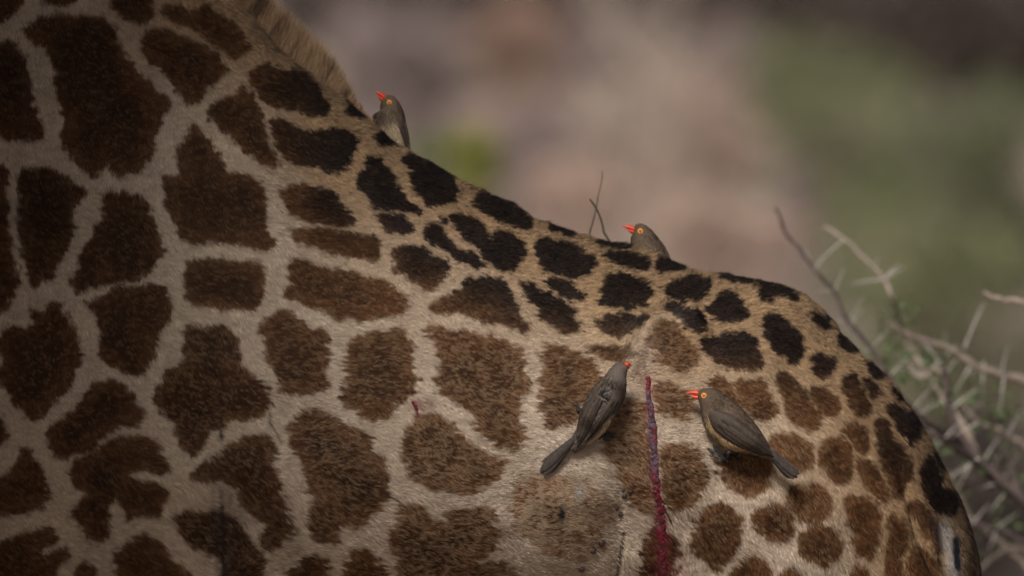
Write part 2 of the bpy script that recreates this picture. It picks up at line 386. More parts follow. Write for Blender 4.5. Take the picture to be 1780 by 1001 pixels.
RX0, RY0, RST = -100.0, -100.0, 2.0
RW, RH = 1000, 620            # raster of signed distances on the flank, two pixels a cell
SDF = np.full((RH, RW), -60.0); TONE = np.ones((RH, RW)); SALT = np.full((RH, RW), .08)

def chaikin(p, k=2):
    for _ in range(k):
        q = np.roll(p, -1, 0)
        p = np.stack([.75 * p + .25 * q, .25 * p + .75 * q], 1).reshape(-1, 2)
    return p

def raster_poly(poly, tone, salt):
    mg = 40
    x0 = max(0, int((poly[:, 0].min() - mg - RX0) / RST)); x1 = min(RW, int((poly[:, 0].max() + mg - RX0) / RST) + 2)
    y0 = max(0, int((poly[:, 1].min() - mg - RY0) / RST)); y1 = min(RH, int((poly[:, 1].max() + mg - RY0) / RST) + 2)
    X, Y = np.meshgrid(RX0 + RST * np.arange(x0, x1), RY0 + RST * np.arange(y0, y1))
    d2 = np.full(X.shape, 1e9); ins = np.zeros(X.shape, bool)
    for (ax, ay), (bx, by) in zip(poly, np.roll(poly, -1, 0)):
        ex, ey = bx - ax, by - ay
        t = np.clip(((X - ax) * ex + (Y - ay) * ey) / (ex * ex + ey * ey + 1e-9), 0, 1)
        d2 = np.minimum(d2, (X - ax - t * ex) ** 2 + (Y - ay - t * ey) ** 2)
        if ay != by:
            c = ((ay > Y) != (by > Y)) & (X < (bx - ax) * (Y - ay) / (by - ay) + ax)
            ins ^= c
    sd = np.where(ins, 1, -1) * np.sqrt(d2)
    v = SDF[y0:y1, x0:x1]
    m = sd > v
    v[m] = sd[m]; TONE[y0:y1, x0:x1][m] = tone; SALT[y0:y1, x0:x1][m] = salt

for p in PATCH:
    ox, oy = TILE[p[0]]
    pts = np.array([[float(c) for c in q.split(',')] for q in p[1].split()])
    pts = chaikin(pts * Z + np.array([ox, oy]), 1)
    raster_poly(pts, p[2] if len(p) > 2 else 1.0, p[3] if len(p) > 3 else .08)

SEEDS = []
for gy in range(-2000, 3400, 190):
    for gx in range(-1400, 2400, 190):
        SEEDS.append((gx + rng.uniform(-60, 60) + (gy // 190 % 2) * 95, gy + rng.uniform(-60, 60)))
SEEDS = np.array(SEEDS)

def bil(A, x, y):
    u = np.clip((x - RX0) / RST, 0, RW - 1.001); v = np.clip((y - RY0) / RST, 0, RH - 1.001)
    i = u.astype(int); j = v.astype(int); f = u - i; g = v - j
    return (A[j, i] * (1 - f) + A[j, i + 1] * f) * (1 - g) + (A[j + 1, i] * (1 - f) + A[j + 1, i + 1] * f) * g

def pattern(x, y):
    """signed distance inside a patch, tone, share of pale hairs"""
    inside = (x > -70) & (x < 1890) & (y > -60) & (y < 1030)
    d = bil(SDF, x, y); to = bil(TONE, x, y); sa = bil(SALT, x, y)
    out = ~inside
    if out.any():
        xo, yo = x[out], y[out]
        f1 = np.full(len(xo), 1e9); f2 = np.full(len(xo), 1e9)
        for sx, sy in SEEDS:
            r = np.hypot(xo - sx, yo - sy)
            f2 = np.minimum(f2, np.maximum(f1, r)); f1 = np.minimum(f1, r)
        d[out] = (f2 - f1) * .5 - 13
    return d, to, sa

DORSAL = np.array([(-400, -900), (100, -520), (330, -170), (470, 0), (560, 95), (640, 200), (715, 262), (790, 310), (870, 350), (950, 383), (1040, 415), (1110, 435), (1180, 460), (1240, 475), (1320, 487), (1390, 515), (1440, 560), (1490, 610), (1540, 660), (1590, 730), (1625, 790), (1660, 860), (1690, 930), (1703, 1001), (1800, 1400)], float)

def seg_dist(x, y, pts):
    d = np.full(np.shape(x), 1e9)
    for (ax, ay), (bx, by) in zip(pts[:-1], pts[1:]):
        ex, ey = bx - ax, by - ay
        t = np.clip(((x - ax) * ex + (y - ay) * ey) / (ex * ex + ey * ey + 1e-9), 0, 1)
        d = np.minimum(d, np.hypot(x - ax - t * ex, y - ay - t * ey))
    return d

def lerp(a_, b_, t): return a_ * (1 - t[:, None]) + b_ * t[:, None]
C = lambda *v: np.array(v, float)

STREAK = np.array([(1126, 655), (1128, 690), (1132, 730), (1136, 780), (1138, 820), (1142, 860), (1147, 900), (1151, 950), (1154, 1010)], float)

def coat(x, y, hair=True):
    """albedo of the coat at photograph-scale flank coordinates"""
    n = len(x)
    wx = (vnoise(x, y, 14, 1) - .5) * 9 + (vnoise(x, y, 6, 2) - .5) * 7 + (vnoise(x, y, 45, 5) - .5) * 4
    wy = (vnoise(x, y, 12, 3) - .5) * 8 + (vnoise(x, y, 5, 4) - .5) * 6
    fray = (.5 + .7 * sstep(420, 640, y) * sstep(380, 560, x)) * (1 - .8 * sstep(1180, 1320, x))
    wx = wx + ((vnoise(x * .22, y, 4.5, 7) - .5) * 13 + (vnoise(x * .3, y, 2.6, 1) - .5) * 7) * fray
    d, tone, salt = pattern(x + wx, y + wy)
    d = d + 2.2 + 1.6 * sstep(900, 1300, x)
    r = rng.random(n); g = rng.normal(0, 1, n)
    dd = seg_dist(x, y, DORSAL)
    right = sstep(380, 620, x)
    mid_d = np.interp(x, [600, 1000, 1250, 1340, 1500, 1600], [185, 172, 158, 128, 70, 55]) + (vnoise(x, y, 80, 6) - .5) * 50
    blk = right * (1 - sstep(mid_d - 62, mid_d + 52, dd)) * (1 - .85 * sstep(.13, .22, salt))
    blk = np.maximum(blk, .12 * (1 - right))
    edge = 1.6 + 2.4 * (1 - blk)
    m = sstep(-edge, edge, d + (g * 2.2 if hair else 0))
    # ground colour of the coat
    tan = 1 - sstep(60, 330, dd + (vnoise(x, y, 120, 7) - .5) * 90)
    tan = np.maximum(tan, .8 * sstep(1330, 1500, x) * (1 - sstep(80, 330, dd)))
    base = lerp(C(.57, .465, .36), C(.40, .265, .150), tan)
    clump = vnoise(x + y * .3, y * 3.0, 13, 0)
    base = base * ((.74 + .28 * clump + .18 * vnoise(x + y * .2, y * 2.4, 6, 5)) * (np.exp(.17 * g) if hair else 1))[:, None]
    # patch colour
    br = lerp(C(.125, .056, .022), C(.080, .038, .017), vnoise(x, y, 60, 3))
    br = lerp(br, C(.135, .064, .027), (1 - sstep(0, 26, d)) * .6 * (1 - blk))
    br = lerp(br, C(.027, .0175, .0140), blk)
    streak = vnoise(x + y * .25, y * 3.2, 16, 2) * .6 + vnoise(x, y, 38, 7) * .4
    v = (.32 + .66 * streak * (1 - .3 * blk)) * tone ** 1.5
    v = v * (1.32 - .50 * sstep(6, 42, d + (vnoise(x, y, 40, 1) - .5) * 24))
    br = br * v[:, None]
    if hair:
        br = br * np.exp(.28 * g)[:, None]
        cl = vnoise(x + y * .4, y * 1.9, 7, 4) * .45 + vnoise(x + y * .2, y * 1.5, 3.6, 6) * .30 + r * .25
        mid_ = (.45 + .55 * sstep(420, 640, x)) * (.4 + .6 * sstep(440, 640, y)) * (1 - .8 * sstep(1250, 1500, x))
        th_ = np.maximum(.66 - .36 * (salt + .20 * mid_) * (1 - blk), .47)
        mixv = sstep(th_ - .045, th_ + .045, cl) * (.28 + .36 * r) * (1 - blk * .9) * (.55 + .45 * np.clip(salt * 3 + mid_, 0, 1))
        br = lerp(br, lerp(np.tile(C(.27, .160, .082), (n, 1)), C(.52, .385, .26), np.clip(salt * 2.2 - .25, 0, 1)), mixv)
    fade_ = sstep(.5, .64, salt) * sstep(.34, .62, vnoise(x + y * .3, y * 1.4, 7.5, 2) * .6 + vnoise(x, y, 26, 3) * .4) * .9
    br = lerp(br, C(.40, .295, .20), np.clip(fade_, 0, 1))
    c = lerp(base, br, m)
    # broken dark band along the fold behind the shoulder
    fold = np.exp(-((x - 385 - (y - 850) * .06) / 26) ** 2) * sstep(720, 900, y)
    c = lerp(c, C(.055, .045, .042), np.clip(fold * .7 * vnoise(x * 3, y * .6, 22, 5), 0, 1))
    # pale hip, with a pale rim along its ridge
    hip = np.exp(-((x - 1118) / 24) ** 2 - ((y - 620) / 48) ** 2)
    c = lerp(c, C(.52, .42, .35), np.clip(hip * .5 * (1 - m * .5), 0, 1))
    rim = np.exp(-(seg_dist(x, y, [(1096, 622), (1108, 592), (1128, 566), (1152, 550), (1178, 556)]) / 10) ** 2)
    c = lerp(c, C(.50, .385, .275), np.clip(rim * .8 * (1 - m * .75) * (.6 + .5 * vnoise(x, y, 12, 3)), 0, 1))
    # hairs stained by the blood
    sd = seg_dist(x, y, STREAK)
    st = np.exp(-(sd / (9 + 9 * sstep(860, 940, y))) ** 2) * (.35 + .65 * vnoise(x, y, 9, 1))
    st = np.maximum(st, .55 * np.exp(-((x - 1178) / 34) ** 2 - ((y - 985) / 36) ** 2) * vnoise(x, y, 7, 3))
    st = np.maximum(st, .8 * np.exp(-((x - 740) / 22) ** 2 - ((y - 702) / 11) ** 2) * (.3 + .7 * vnoise(x, y, 7, 2)))
    st = np.maximum(st, .9 * np.exp(-(seg_dist(x, y, [(719, 698), (727, 724)]) / 3.5) ** 2)); st = np.maximum(st, .6 * np.exp(-(seg_dist(x, y, [(721, 698), (737, 713)]) / 4) ** 2))
    st = np.maximum(st, .40 * np.exp(-((x - 1122) / 14) ** 2 - ((y - 662) / 18) ** 2))
    st = np.maximum(st, .25 * np.exp(-((x - 880) / 20) ** 2 - ((y - 915) / 34) ** 2) * vnoise(x, y, 9, 6))
    c = lerp(c, C(.15, .020, .034), np.clip(st, 0, 1))
    # small dark scabs, scratches
    for (sx, sy, rx, ry, al) in ((977, 893, 7, 13, .95), (1010, 850, 10, 16, .0), (385, 758, 4, 9, .9), (1137, 627, 2.6, 4, .8), (470, 725, 3, 12, .5)):
        k = np.exp(-(((x - sx) / rx) ** 2 + ((y - sy) / ry) ** 2)); c = lerp(c, C(.02, .02, .024), np.clip(k * al * 1.3, 0, 1))
    fold2 = np.exp(-(seg_dist(x, y, [(1640, 915), (1652, 960), (1660, 1010)]) / 13) ** 2)
    c = lerp(c, C(.40, .38, .36), np.clip(fold2 * .9, 0, 1))
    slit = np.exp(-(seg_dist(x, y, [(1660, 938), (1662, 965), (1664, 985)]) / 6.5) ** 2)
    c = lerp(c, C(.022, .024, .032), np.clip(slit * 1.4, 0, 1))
    cr = np.exp(-(seg_dist(x, y, [(1086, 925), (1080, 960), (1073, 1005)]) / 2.6) ** 2)  # dark lines in the colour along skin creases
    cr = np.maximum(cr, np.exp(-(seg_dist(x, y, [(660, 853), (676, 860), (696, 873)]) / 2.0) ** 2) * .8)
    cr = np.maximum(cr, np.exp(-(seg_dist(x, y, [(470, 735), (484, 757), (490, 772)]) / 2.4) ** 2) * .6)
    cr = np.maximum(cr, np.exp(-(seg_dist(x, y, [(386, 880), (388, 940), (388, 1005)]) / 3.5) ** 2) * .8)
    c = lerp(c, C(.018, .016, .016), np.clip(cr, 0, 1))
    gs = np.exp(-((x - 1008) / 10) ** 2 - ((y - 852) / 20) ** 2) * vnoise(x, y, 8, 7)
    c = lerp(c, C(.40, .41, .40), np.clip(gs, 0, .8))
    return np.clip(c, .004, .8)

# ------------------------------------------------------------------ the giraffe's body: sections between back line and belly line
SECT = [  # back x,y   belly x,y   half width (m)
 (-420, -1650, -760, -1560, .085), (-150, -1050, -660, -850, .115), (110, -520, -590, -330, .165), (300, -165, -560, 60, .215),
 (436, 30, -520, 330, .265), (528, 122, -470, 560, .305), (628, 202, -400, 760, .345), (715, 264, -220, 980, .385), (790, 312, -60, 1090, .405),
 (870, 352, 110, 1150, .42), (950, 385, 290, 1185, .425), (1040, 417, 470, 1195, .425), (1110, 437, 640, 1190, .42), (1180, 461, 800, 1165, .41),
 (1240, 476, 900, 1140, .395), (1320, 489, 970, 1125, .375), (1390, 517, 1010, 1125, .36), (1440, 561, 1035, 1140, .345), (1490, 611, 1055, 1160, .335),
 (1540, 662, 1070, 1190, .325), (1590, 731, 1085, 1225, .315), (1625, 791, 1095, 1265, .305), (1658, 861, 1105, 1310, .295), (1680, 935, 1120, 1370, .285),
 (1690, 1010, 1140, 1440, .27), (1684, 1180, 1185, 1540, .25), (1640, 1420, 1250, 1680, .21), (1600, 1560, 1300, 1760, .17)]
SECT = np.array(SECT, float)
def tparam(n_frame, n_out):
    s = np.concatenate([np.linspace(0, 3, n_out, endpoint=False), np.linspace(3, 25, n_frame, endpoint=False), np.linspace(25, 27, n_out // 2)])
    return s
TS = tparam(420, 40)
sec = catmull(SECT, TS)
th_near = np.linspace(0, np.pi, 280); th_far = np.linspace(np.pi, 2 * np.pi, 72)[1:-1]
TH = np.concatenate([th_near, th_far])
NT, NH = len(TS), len(TH)
ct, stn = np.cos(TH), np.sin(TH)
cx = (np.sign(ct) * np.abs(ct) ** .93)[None, :]
mid = (sec[:, 0:2] + sec[:, 2:4]) / 2; half = (sec[:, 0:2] - sec[:, 2:4]) / 2
gx = mid[:, 0:1] + half[:, 0:1] * cx
gy = mid[:, 1:2] + half[:, 1:2] * cx
gyd = -sec[:, 4:5] * (np.sign(stn) * np.abs(stn) ** .86)[None, :]
def relief(x, y):
    """bones, muscles and folds under the skin, metres outwards"""
    G = lambda cx_, cy_, rx, ry, ang=0: np.exp(-((((x - cx_) * math.cos(ang) + (y - cy_) * math.sin(ang)) / rx) ** 2 + ((-(x - cx_) * math.sin(ang) + (y - cy_) * math.cos(ang)) / ry) ** 2))
    h = .026 * G(1150, 590, 55, 40, -.6) + .020 * G(1180, 556, 42, 15, .62) + .012 * G(1110, 600, 16, 45, .35) + .008 * np.exp(-(seg_dist(x, y, [(1090, 640), (1108, 592), (1128, 566), (1156, 549), (1188, 557), (1210, 585)]) / 17) ** 2) - .010 * G(1160, 610, 26, 26)
    h += -.016 * G(1010, 700, 90, 120) - .018 * G(1090, 880, 40, 130, .1) - .010 * G(960, 900, 90, 90)
    h += .026 * G(1420, 800, 150, 190) + .018 * G(300, 560, 170, 260, .2) - .020 * G(395, 930, 26, 150, .05) - .012 * G(560, 300, 130, 60, .9)
    h += -.006 * G(1078, 970, 12, 60, .1)
    h += -.022 * G(1600, 930, 12, 110, -.42) + .010 * G(1560, 900, 40, 90, -.4)
    h += -.030 * G(1655, 965, 14, 70, -.2)
    h += .006 * np.sin((x + y * .25) / 62.0) * sstep(500, 620, x) * (1 - sstep(900, 1000, x)) * sstep(480, 620, y)
    h += (vnoise(x, y, 95, 2) - .5) * .012 + (vnoise(x, y, 33, 5) - .5) * .004
    return h
G0 = np.stack([(gx - 890) * S, gyd, CZ - (gy - 500.5) * S], -1)
def grid_normals(G):
    du = np.gradient(G, axis=0)
    dv = (np.roll(G, -1, 1) - np.roll(G, 1, 1)) / 2
    n = nrm(np.cross(du, dv))
    return n, nrm(du)
NG, TG = grid_normals(G0)
if NG[NT // 2, 70, 1] > 0: NG = -NG
Pm = G0.copy(); Pm[..., 1] = -np.abs(Pm[..., 1])
PX, PY = topx(Pm)
rel = relief(PX, PY) * sstep(.0, .12, np.abs(G0[..., 1])) + ((vnoise(PX, PY * 0, 42, 3) - .5) * .010 + (vnoise(PX, PY * 0, 13, 6) - .5) * .003) * (1 - sstep(.04, .13, np.abs(G0[..., 1])))
GG = G0 + NG * rel[..., None]
NG, TG = grid_normals(GG)
if NG[NT // 2, 70, 1] > 0: NG = -NG
NG = nrm(NG)
Pm = GG.copy(); Pm[..., 1] = -np.abs(Pm[..., 1])
PX, PY = topx(Pm)

def near_lookup(G, px, py, k=6):
    """surface point and normal of the camera-side skin at photograph-scale coordinates"""
    px = np.atleast_1d(np.asarray(px, float)); py = np.atleast_1d(np.asarray(py, float))
    sub = slice(0, 280)
    X = PX[:, sub].ravel(); Y = PY[:, sub].ravel(); P = GG[:, sub].reshape(-1, 3); N = NG[:, sub].reshape(-1, 3)
    yo = np.empty(len(px)); no = np.empty((len(px), 3))
    for i, (a_, b_) in enumerate(zip(px, py)):
        d2 = (X - a_) ** 2 + (Y - b_) ** 2
        j = np.argpartition(d2, k)[:k]
        w = 1 / (d2[j] + .5); w /= w.sum()
        yo[i] = (P[j, 1] * w).sum(); no[i] = (N[j] * w[:, None]).sum(0)
    return yo, nrm(no)

gir = thing('giraffe', at(890, 500.5 + CZ / S, 0), 'giraffe with dark brown patches on a cream coat, seen from shoulder to rump', 'giraffe')
mb = MB(); mb.grid(GG, True)
body_n = GG.shape[0] * GG.shape[1]
# caps, neck top, head and legs (outside the picture, for the rest of the animal)
i_last = (NT - 1) * NH
ev = np.arange(NH)
mb.F.append(('t', np.stack([ev, (ev + 1) % NH, np.full(NH, body_n)], -1)))
mb.F.append(('t', np.stack([i_last + (ev + 1) % NH, i_last + ev, np.full(NH, body_n + 1)], -1)))
mb.V.append(np.stack([GG[0].mean(0), GG[-1].mean(0)])); mb.n += 2
def limb(pts, rad, sides=14): mb.tube(catmull(np.array(pts), np.linspace(0, len(pts) - 1, 8 * len(pts))), np.interp(np.linspace(0, 1, 8 * len(pts)), np.linspace(0, 1, len(rad)), rad), sides)
for sy in (-1, 1):
    limb([(-.93, sy * .20, 1.95), (-.95, sy * .19, 1.55), (-.93, sy * .17, 1.0), (-.94, sy * .16, .5), (-.95, sy * .16, .14), (-.98, sy * .16, .0)], [.17, .15, .075, .055, .05, .075])
    limb([(.42, sy * .20, 1.70), (.45, sy * .20, 1.45), (.42, sy * .18, 1.15), (.54, sy * .17, .85), (.50, sy * .17, .45), (.49, sy * .17, .14), (.46, sy * .17, .0)], [.24, .2, .11, .065, .05, .05, .075])
nk = atv([(-590, -1600), (-760, -2050), (-900, -2500)], 0)
limb(nk, [.13, .10, .10])
limb([nk[-1] + (.06, 0, .06), nk[-1] + (-.06, 0, .05), nk[-1] + (-.30, 0, -.10), nk[-1] + (-.48, 0, -.22)], [.09, .13, .09, .06])
for sy in (-1, 1):
    limb([nk[-1] + (0, sy * .06, .14), nk[-1] + (.05, sy * .07, .28)], [.022, .026], 8)
    limb([nk[-1] + (.05, sy * .08, .08), nk[-1] + (.10, sy * .17, .10), nk[-1] + (.11, sy * .24, .10)], [.02, .04, .008], 8)
allV = np.vstack(mb.V)
am = allV.copy(); am[:, 1] = -np.abs(am[:, 1])
vx, vy = topx(am)
skin_c = coat(vx, vy, hair=False) * .85
obj('body', mb.mesh('body', True, {'coat': skin_c}), M_SKIN, gir)

# fur: hairs rooted on the skin wherever the picture (with a margin) sees it
def fur_roots(n, sel_mask):
    A = np.linalg.norm(np.cross(GG[1:, :-1] - GG[:-1, :-1], GG[:-1, 1:] - GG[:-1, :-1]), axis=-1) * sel_mask
    cdf = np.cumsum(A.ravel()); cdf /= cdf[-1]
    k = np.searchsorted(cdf, rng.random(n))
    i, j = np.divmod(k, A.shape[1])
    u = rng.random(n)[:, None]; v = rng.random(n)[:, None]
    def I(Q): return (Q[i, j] * (1 - u) + Q[i + 1, j] * u) * (1 - v) + (Q[i, j + 1] * (1 - u) + Q[i + 1, j + 1] * u) * v
    return I(GG), nrm(I(NG)), nrm(I(TG))
cx_ = PX[:-1, :-1]; cy_ = PY[:-1, :-1]
win = (cx_ > -60) & (cx_ < 1840) & (cy_ > -70) & (cy_ < 1050)
nearm = np.zeros_like(win, bool); nearm[:, :279] = True
farm = np.zeros_like(win, bool); farm[:, 279:] = np.abs(GG[:-1, 279:-1, 1]) < .16
farm &= (GG[:-1, :-1, 2] > GG[:-1, 140:141, 2])
dens = win * (nearm + farm * .5)
NHAIR = 1250000
P, N, T = fur_roots(NHAIR, dens)
Pm = P.copy(); Pm[:, 1] = -np.abs(Pm[:, 1])
hx, hy = topx(Pm)
flow = (vnoise(hx, hy, 80, 3) - .5) * .8 + (vnoise(hx, hy, 15, 6) - .5) * .9
Bt = np.cross(N, T)
droop = np.zeros_like(T); droop[:, 2] = -.28
D = T + droop + Bt * flow[:, None] + rng.normal(0, .20, T.shape)
L = rng.uniform(.0055, .0105, NHAIR) * (.7 + .45 * vnoise(hx, hy, 110, 4) + .12 * sstep(760, 930, hy))
crest = 1 - sstep(.0, .10, np.abs(P[:, 1]))
L = L * (1 + .8 * crest * rng.random(NHAIR))
W = rng.uniform(.0007, .0013, NHAIR)
Dn = nrm(D - N * np.sum(D * N, -1, keepdims=True))
mx_, my_ = topx(Pm + Dn * (L * .55)[:, None])
sdh = seg_dist(hx, hy, STREAK)
keep = (sdh > 5.5 + 4 * (vnoise(hx, hy, 5, 2) - .3)) | (hy > 925) | (rng.random(NHAIR) < .06)
rise = np.clip(rng.normal(.20, .12, NHAIR) + .32 * crest * rng.random(NHAIR), .02, .9)
cc = coat(mx_, my_)
V_, F_, C_, N_ = blades(P[keep], N[keep], D[keep], L[keep], W[keep], rise[keep], cc[keep], jit=.24)
obj('coat_fur', mesh_np('coat_fur', V_, F_, False, {'coat': C_, 'fur_n': N_}), M_FUR, gir, 'stuff')

# mane: upright brush along the crest of the neck
def along_ridge(n, s0, s1, spread):
    s = rng.uniform(s0, s1, n)
    q = catmull(SECT, s)
    tn = nrm(catmull(SECT, s + .02)[:, :2] - q[:, :2])
    out = np.stack([tn[:, 1], -tn[:, 0]], -1)
    dpt = np.abs(rng.normal(0, 1, n)) * spread
    xy = q[:, :2] - out * dpt[:, None]
    return s, xy, out, tn, dpt
nm = 80000
s, xy, out, tn, dpt = along_ridge(nm, 2.2, 6.25, 36)
yy = -np.sqrt(np.minimum(dpt, 60) / 16) * .024 * np.where(rng.random(nm) < .72, 1, -1)
P = atv(xy, yy)
fade = sstep(6.2, 5.3, s) if False else 1 - sstep(5.2, 6.2, s)
dir2 = out * .62 + np.array([-.06, -.60])
T = np.stack([dir2[:, 0] * 1.0, yy * 4 + rng.normal(0, .06, nm), -dir2[:, 1]], -1) + rng.normal(0, .07, (nm, 3))
Nn = np.tile(np.array([0.15, -1.0, .25]), (nm, 1))
L = (.010 + .050 * fade * np.clip(1 - dpt / 110, .25, 1)) * rng.uniform(.45, 1.12, nm)
cl = vnoise(s * 300, dpt * .3, 9, 2)
mc = lerp(C(.27, .175, .10), C(.085, .05, .028), sstep(.45, .85, cl)) * np.exp(rng.normal(0, .25, nm))[:, None]
V_, F_, C_, N_ = blades(P, Nn, T, L, rng.uniform(.001, .0019, nm), np.zeros(nm), mc, jit=.3)
# blades() lays hairs in the tangent plane, so the brush stands in the plane facing sideways
obj('mane', mesh_np('mane', V_, F_, False, {'coat': C_, 'fur_n': N_}), M_FUR, gir, 'stuff')

# tail hanging over the rump edge
tl = MB()
tp = catmull(np.array([(1612, 800, .02), (1643, 862, .01), (1668, 925, .0), (1684, 990, -.005), (1690, 1080, -.01), (1690, 1300, -.01), (1670, 1600, 0)], float), np.linspace(0, 6, 60))
tp3 = atv(tp[:, :2], tp[:, 2])
tr = np.interp(np.linspace(0, 6, 60), [0, 1, 2, 3, 4, 6], [.012, .018, .0165, .016, .015, .011])
tl.tube(tp3, tr, 16)
tV = np.vstack(tl.V)
tx, ty = topx(tV)
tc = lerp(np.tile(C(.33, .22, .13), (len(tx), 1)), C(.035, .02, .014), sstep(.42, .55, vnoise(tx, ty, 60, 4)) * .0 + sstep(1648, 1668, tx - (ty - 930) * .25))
tail = obj('tail', tl.mesh('tail', True, {'coat': tc}), M_SKIN, gir)
k = rng.integers(0, 59, 22000); f = rng.random(22000)[:, None]
c0 = tp3[k] * (1 - f) + tp3[k + 1] * f; tt = nrm(tp3[k + 1] - tp3[k]); rr = tr[k]
an = rng.uniform(0, 2 * np.pi, 22000)
uu = nrm(np.cross(tt, np.array([0, 1., 0]))); v2 = np.cross(tt, uu)
nn = uu * np.cos(an)[:, None] + v2 * np.sin(an)[:, None]
P = c0 + nn * rr[:, None]
px_, py_ = topx(P)
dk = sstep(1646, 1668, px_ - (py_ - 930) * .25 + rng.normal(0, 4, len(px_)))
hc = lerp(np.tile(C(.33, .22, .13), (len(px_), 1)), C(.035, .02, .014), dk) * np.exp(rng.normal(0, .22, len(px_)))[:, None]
V_, F_, C_, N_ = blades(P, nn, tt + rng.normal(0, .15, tt.shape), rng.uniform(.01, .018, len(P)), rng.uniform(.001, .0018, len(P)), np.full(len(P), .15), hc, .25)
obj('tail_hair', mesh_np('tail_hair', V_, F_, False, {'coat': C_, 'fur_n': N_}), M_FUR, tail, 'stuff')

# wounds
def wound(line, widths, colf, lift=.0010, name='bloody_streak', label=None):
    n = 220; s = np.linspace(0, len(line) - 1, n)
    c = catmull(np.array(line, float), s); w = np.interp(s, np.arange(len(line)), widths)
    tn = nrm(np.gradient(c, axis=0)); sd = np.stack([-tn[:, 1], tn[:, 0]], -1)
    m = 13; q = np.linspace(-1, 1, m)
    wob = 1 + .35 * (vnoise(s * 40, s * 0, 30, 3) - .5) + .28 * (vnoise(s * 40, s * 0, 5, 6) - .5)
    pxy = c[:, None] + sd[:, None] * (w * wob)[:, None, None] * q[None, :, None] + ((vnoise(s * 50, s * 0, 20, 1) - .5) * 3)[:, None, None]
    fx, fy = pxy[..., 0].ravel(), pxy[..., 1].ravel()
    yo, no = near_lookup(GG, fx, fy)
    dome = (1 - np.abs(q) ** 2.2)[None, :].repeat(n, 0).ravel()
    lump = vnoise(fx, fy, 6, 1) * .5 + vnoise(fx, fy, 3, 2) * .5
    P = atv(np.stack([fx, fy], -1), yo) + no * (-.001 + dome * (lift + .0055 * lump))[:, None]
    me = MB(); me.grid(P.reshape(n, m, 3))
    col = colf(fx, fy, lump)
    o = obj(name, me.mesh(name, True, {'coat': col}), M_WOUND, gir)
    if label: o['label'] = label
    return o
def streak_col(x, y, l):
    red = np.clip((1 - sstep(668, 690, y)) + sstep(800, 850, y) + (np.exp(-((y - 757) / 9) ** 2 - ((x - 1139) / 5) ** 2)), 0, 1)
    red = np.clip(red + (vnoise(x, y, 6, 4) > .70) * .6, 0, 1)
    c = lerp(np.tile(C(.082, .050, .072), (len(x), 1)), C(.14, .006, .017), red)
    c = lerp(c, C(.035, .006, .014), sstep(.55, .30, l) if False else 1 - sstep(.32, .56, l))
    return lerp(c, C(.05, .012, .018), sstep(930, 1000, y) * .6)
wound(STREAK, [5, 7, 9.5, 10.5, 8.5, 8, 12.5, 11.5, 10], streak_col, name='bloody_streak', label='long clotted streak of blood, red at both ends and purple between')
wound([(1152, 868), (1156, 885), (1163, 900), (1168, 909)], [1, 2.2, 2.2, 1.5], lambda x, y, l: np.tile(C(.045, .008, .014), (len(x), 1)), .002, 'blood_trickle')
wound([(717, 699), (721, 704), (724, 709), (726, 715)], [2.5, 4.5, 3.2, 1.0], lambda x, y, l: np.tile(C(.16, .008, .025), (len(x), 1)), .002, 'small_wound')

# ------------------------------------------------------------------ ticks on the pale fur
def tick(px, py, r, label):
    y, n = near_lookup(GG, px, py)
    c = at(px, py, y[0]) + n[0] * r * S * .55
    o = thing('tick', c, label, 'tick', 'ticks on the pale belly fur')
    m = MB(); rs = r * S
    m.ellipsoid((0, 0, 0), (rs, rs * .62, rs * 1.2), 8, 10)
    m.ellipsoid((rs * .15, -rs * .1, rs * 1.25), (rs * .3, rs * .26, rs * .35), 5, 7)
    for sx in (-1, 1):
        for k in range(4):
            z = rs * (.75 - k * .4)
            m.tube([(sx * rs * .7, 0, z), (sx * rs * 1.25, -rs * .1, z + rs * .15), (sx * rs * 1.6, rs * .35, z)], [rs * .1, rs * .08, rs * .04], 5)
    b = bpy.data.objects.new('tick_body', m.mesh('tick_body')); b.data.materials.append(M_TICK)
    COL.objects.link(b); b.parent = o; b.rotation_euler = (0, float(rng.uniform(-.6, .6)), 0)
for a_ in ((1085, 861, 4.2, 'dark round tick just above the pale crease left of the blood streak'),
           (1096, 853, 3.6, 'small tick nearest the blood streak on light mottled fur'),
           (1071, 882, 3.6, 'small dark tick on the edge of the mottled patch, upper of two close together'),
           (1078, 893, 3.6, 'small dark tick just below another, left of the pale fold'),
           (1044, 942, 5.5, 'largest bloated dark tick on the pale fur below the mottled patch'),
           (1030, 956, 4.6, 'shiny dark tick just left of and below the largest one'),
           (1011, 987, 4.6, 'lowest dark tick, on cream fur near the belly'),
           (1083, 851, 2.8, 'tiny tick topmost of the cluster left of the blood streak')):
    tick(*a_)

# ------------------------------------------------------------------ oxpeckers
def loft_grid(sect, y0, W, nt=46, nh=30):
    sect = np.array(sect, float); n = len(sect)
    s = np.linspace(0, n - 1, nt); q = catmull(sect, s); w = catmull(np.array(W, float)[:, None], s)[:, 0]
    yc = np.broadcast_to(np.asarray(y0, float), (n,)); yc = catmull(np.array(yc)[:, None], s)[:, 0]
    th = np.linspace(0, 2 * np.pi, nh, endpoint=False)
    mid = (q[:, :2] + q[:, 2:]) / 2; half = (q[:, :2] - q[:, 2:]) / 2
    xy = mid[:, None] + half[:, None] * np.cos(th)[None, :, None]
    Y = yc[:, None] - w[:, None] * np.sin(th)[None, :]
    return atv(xy, Y), s

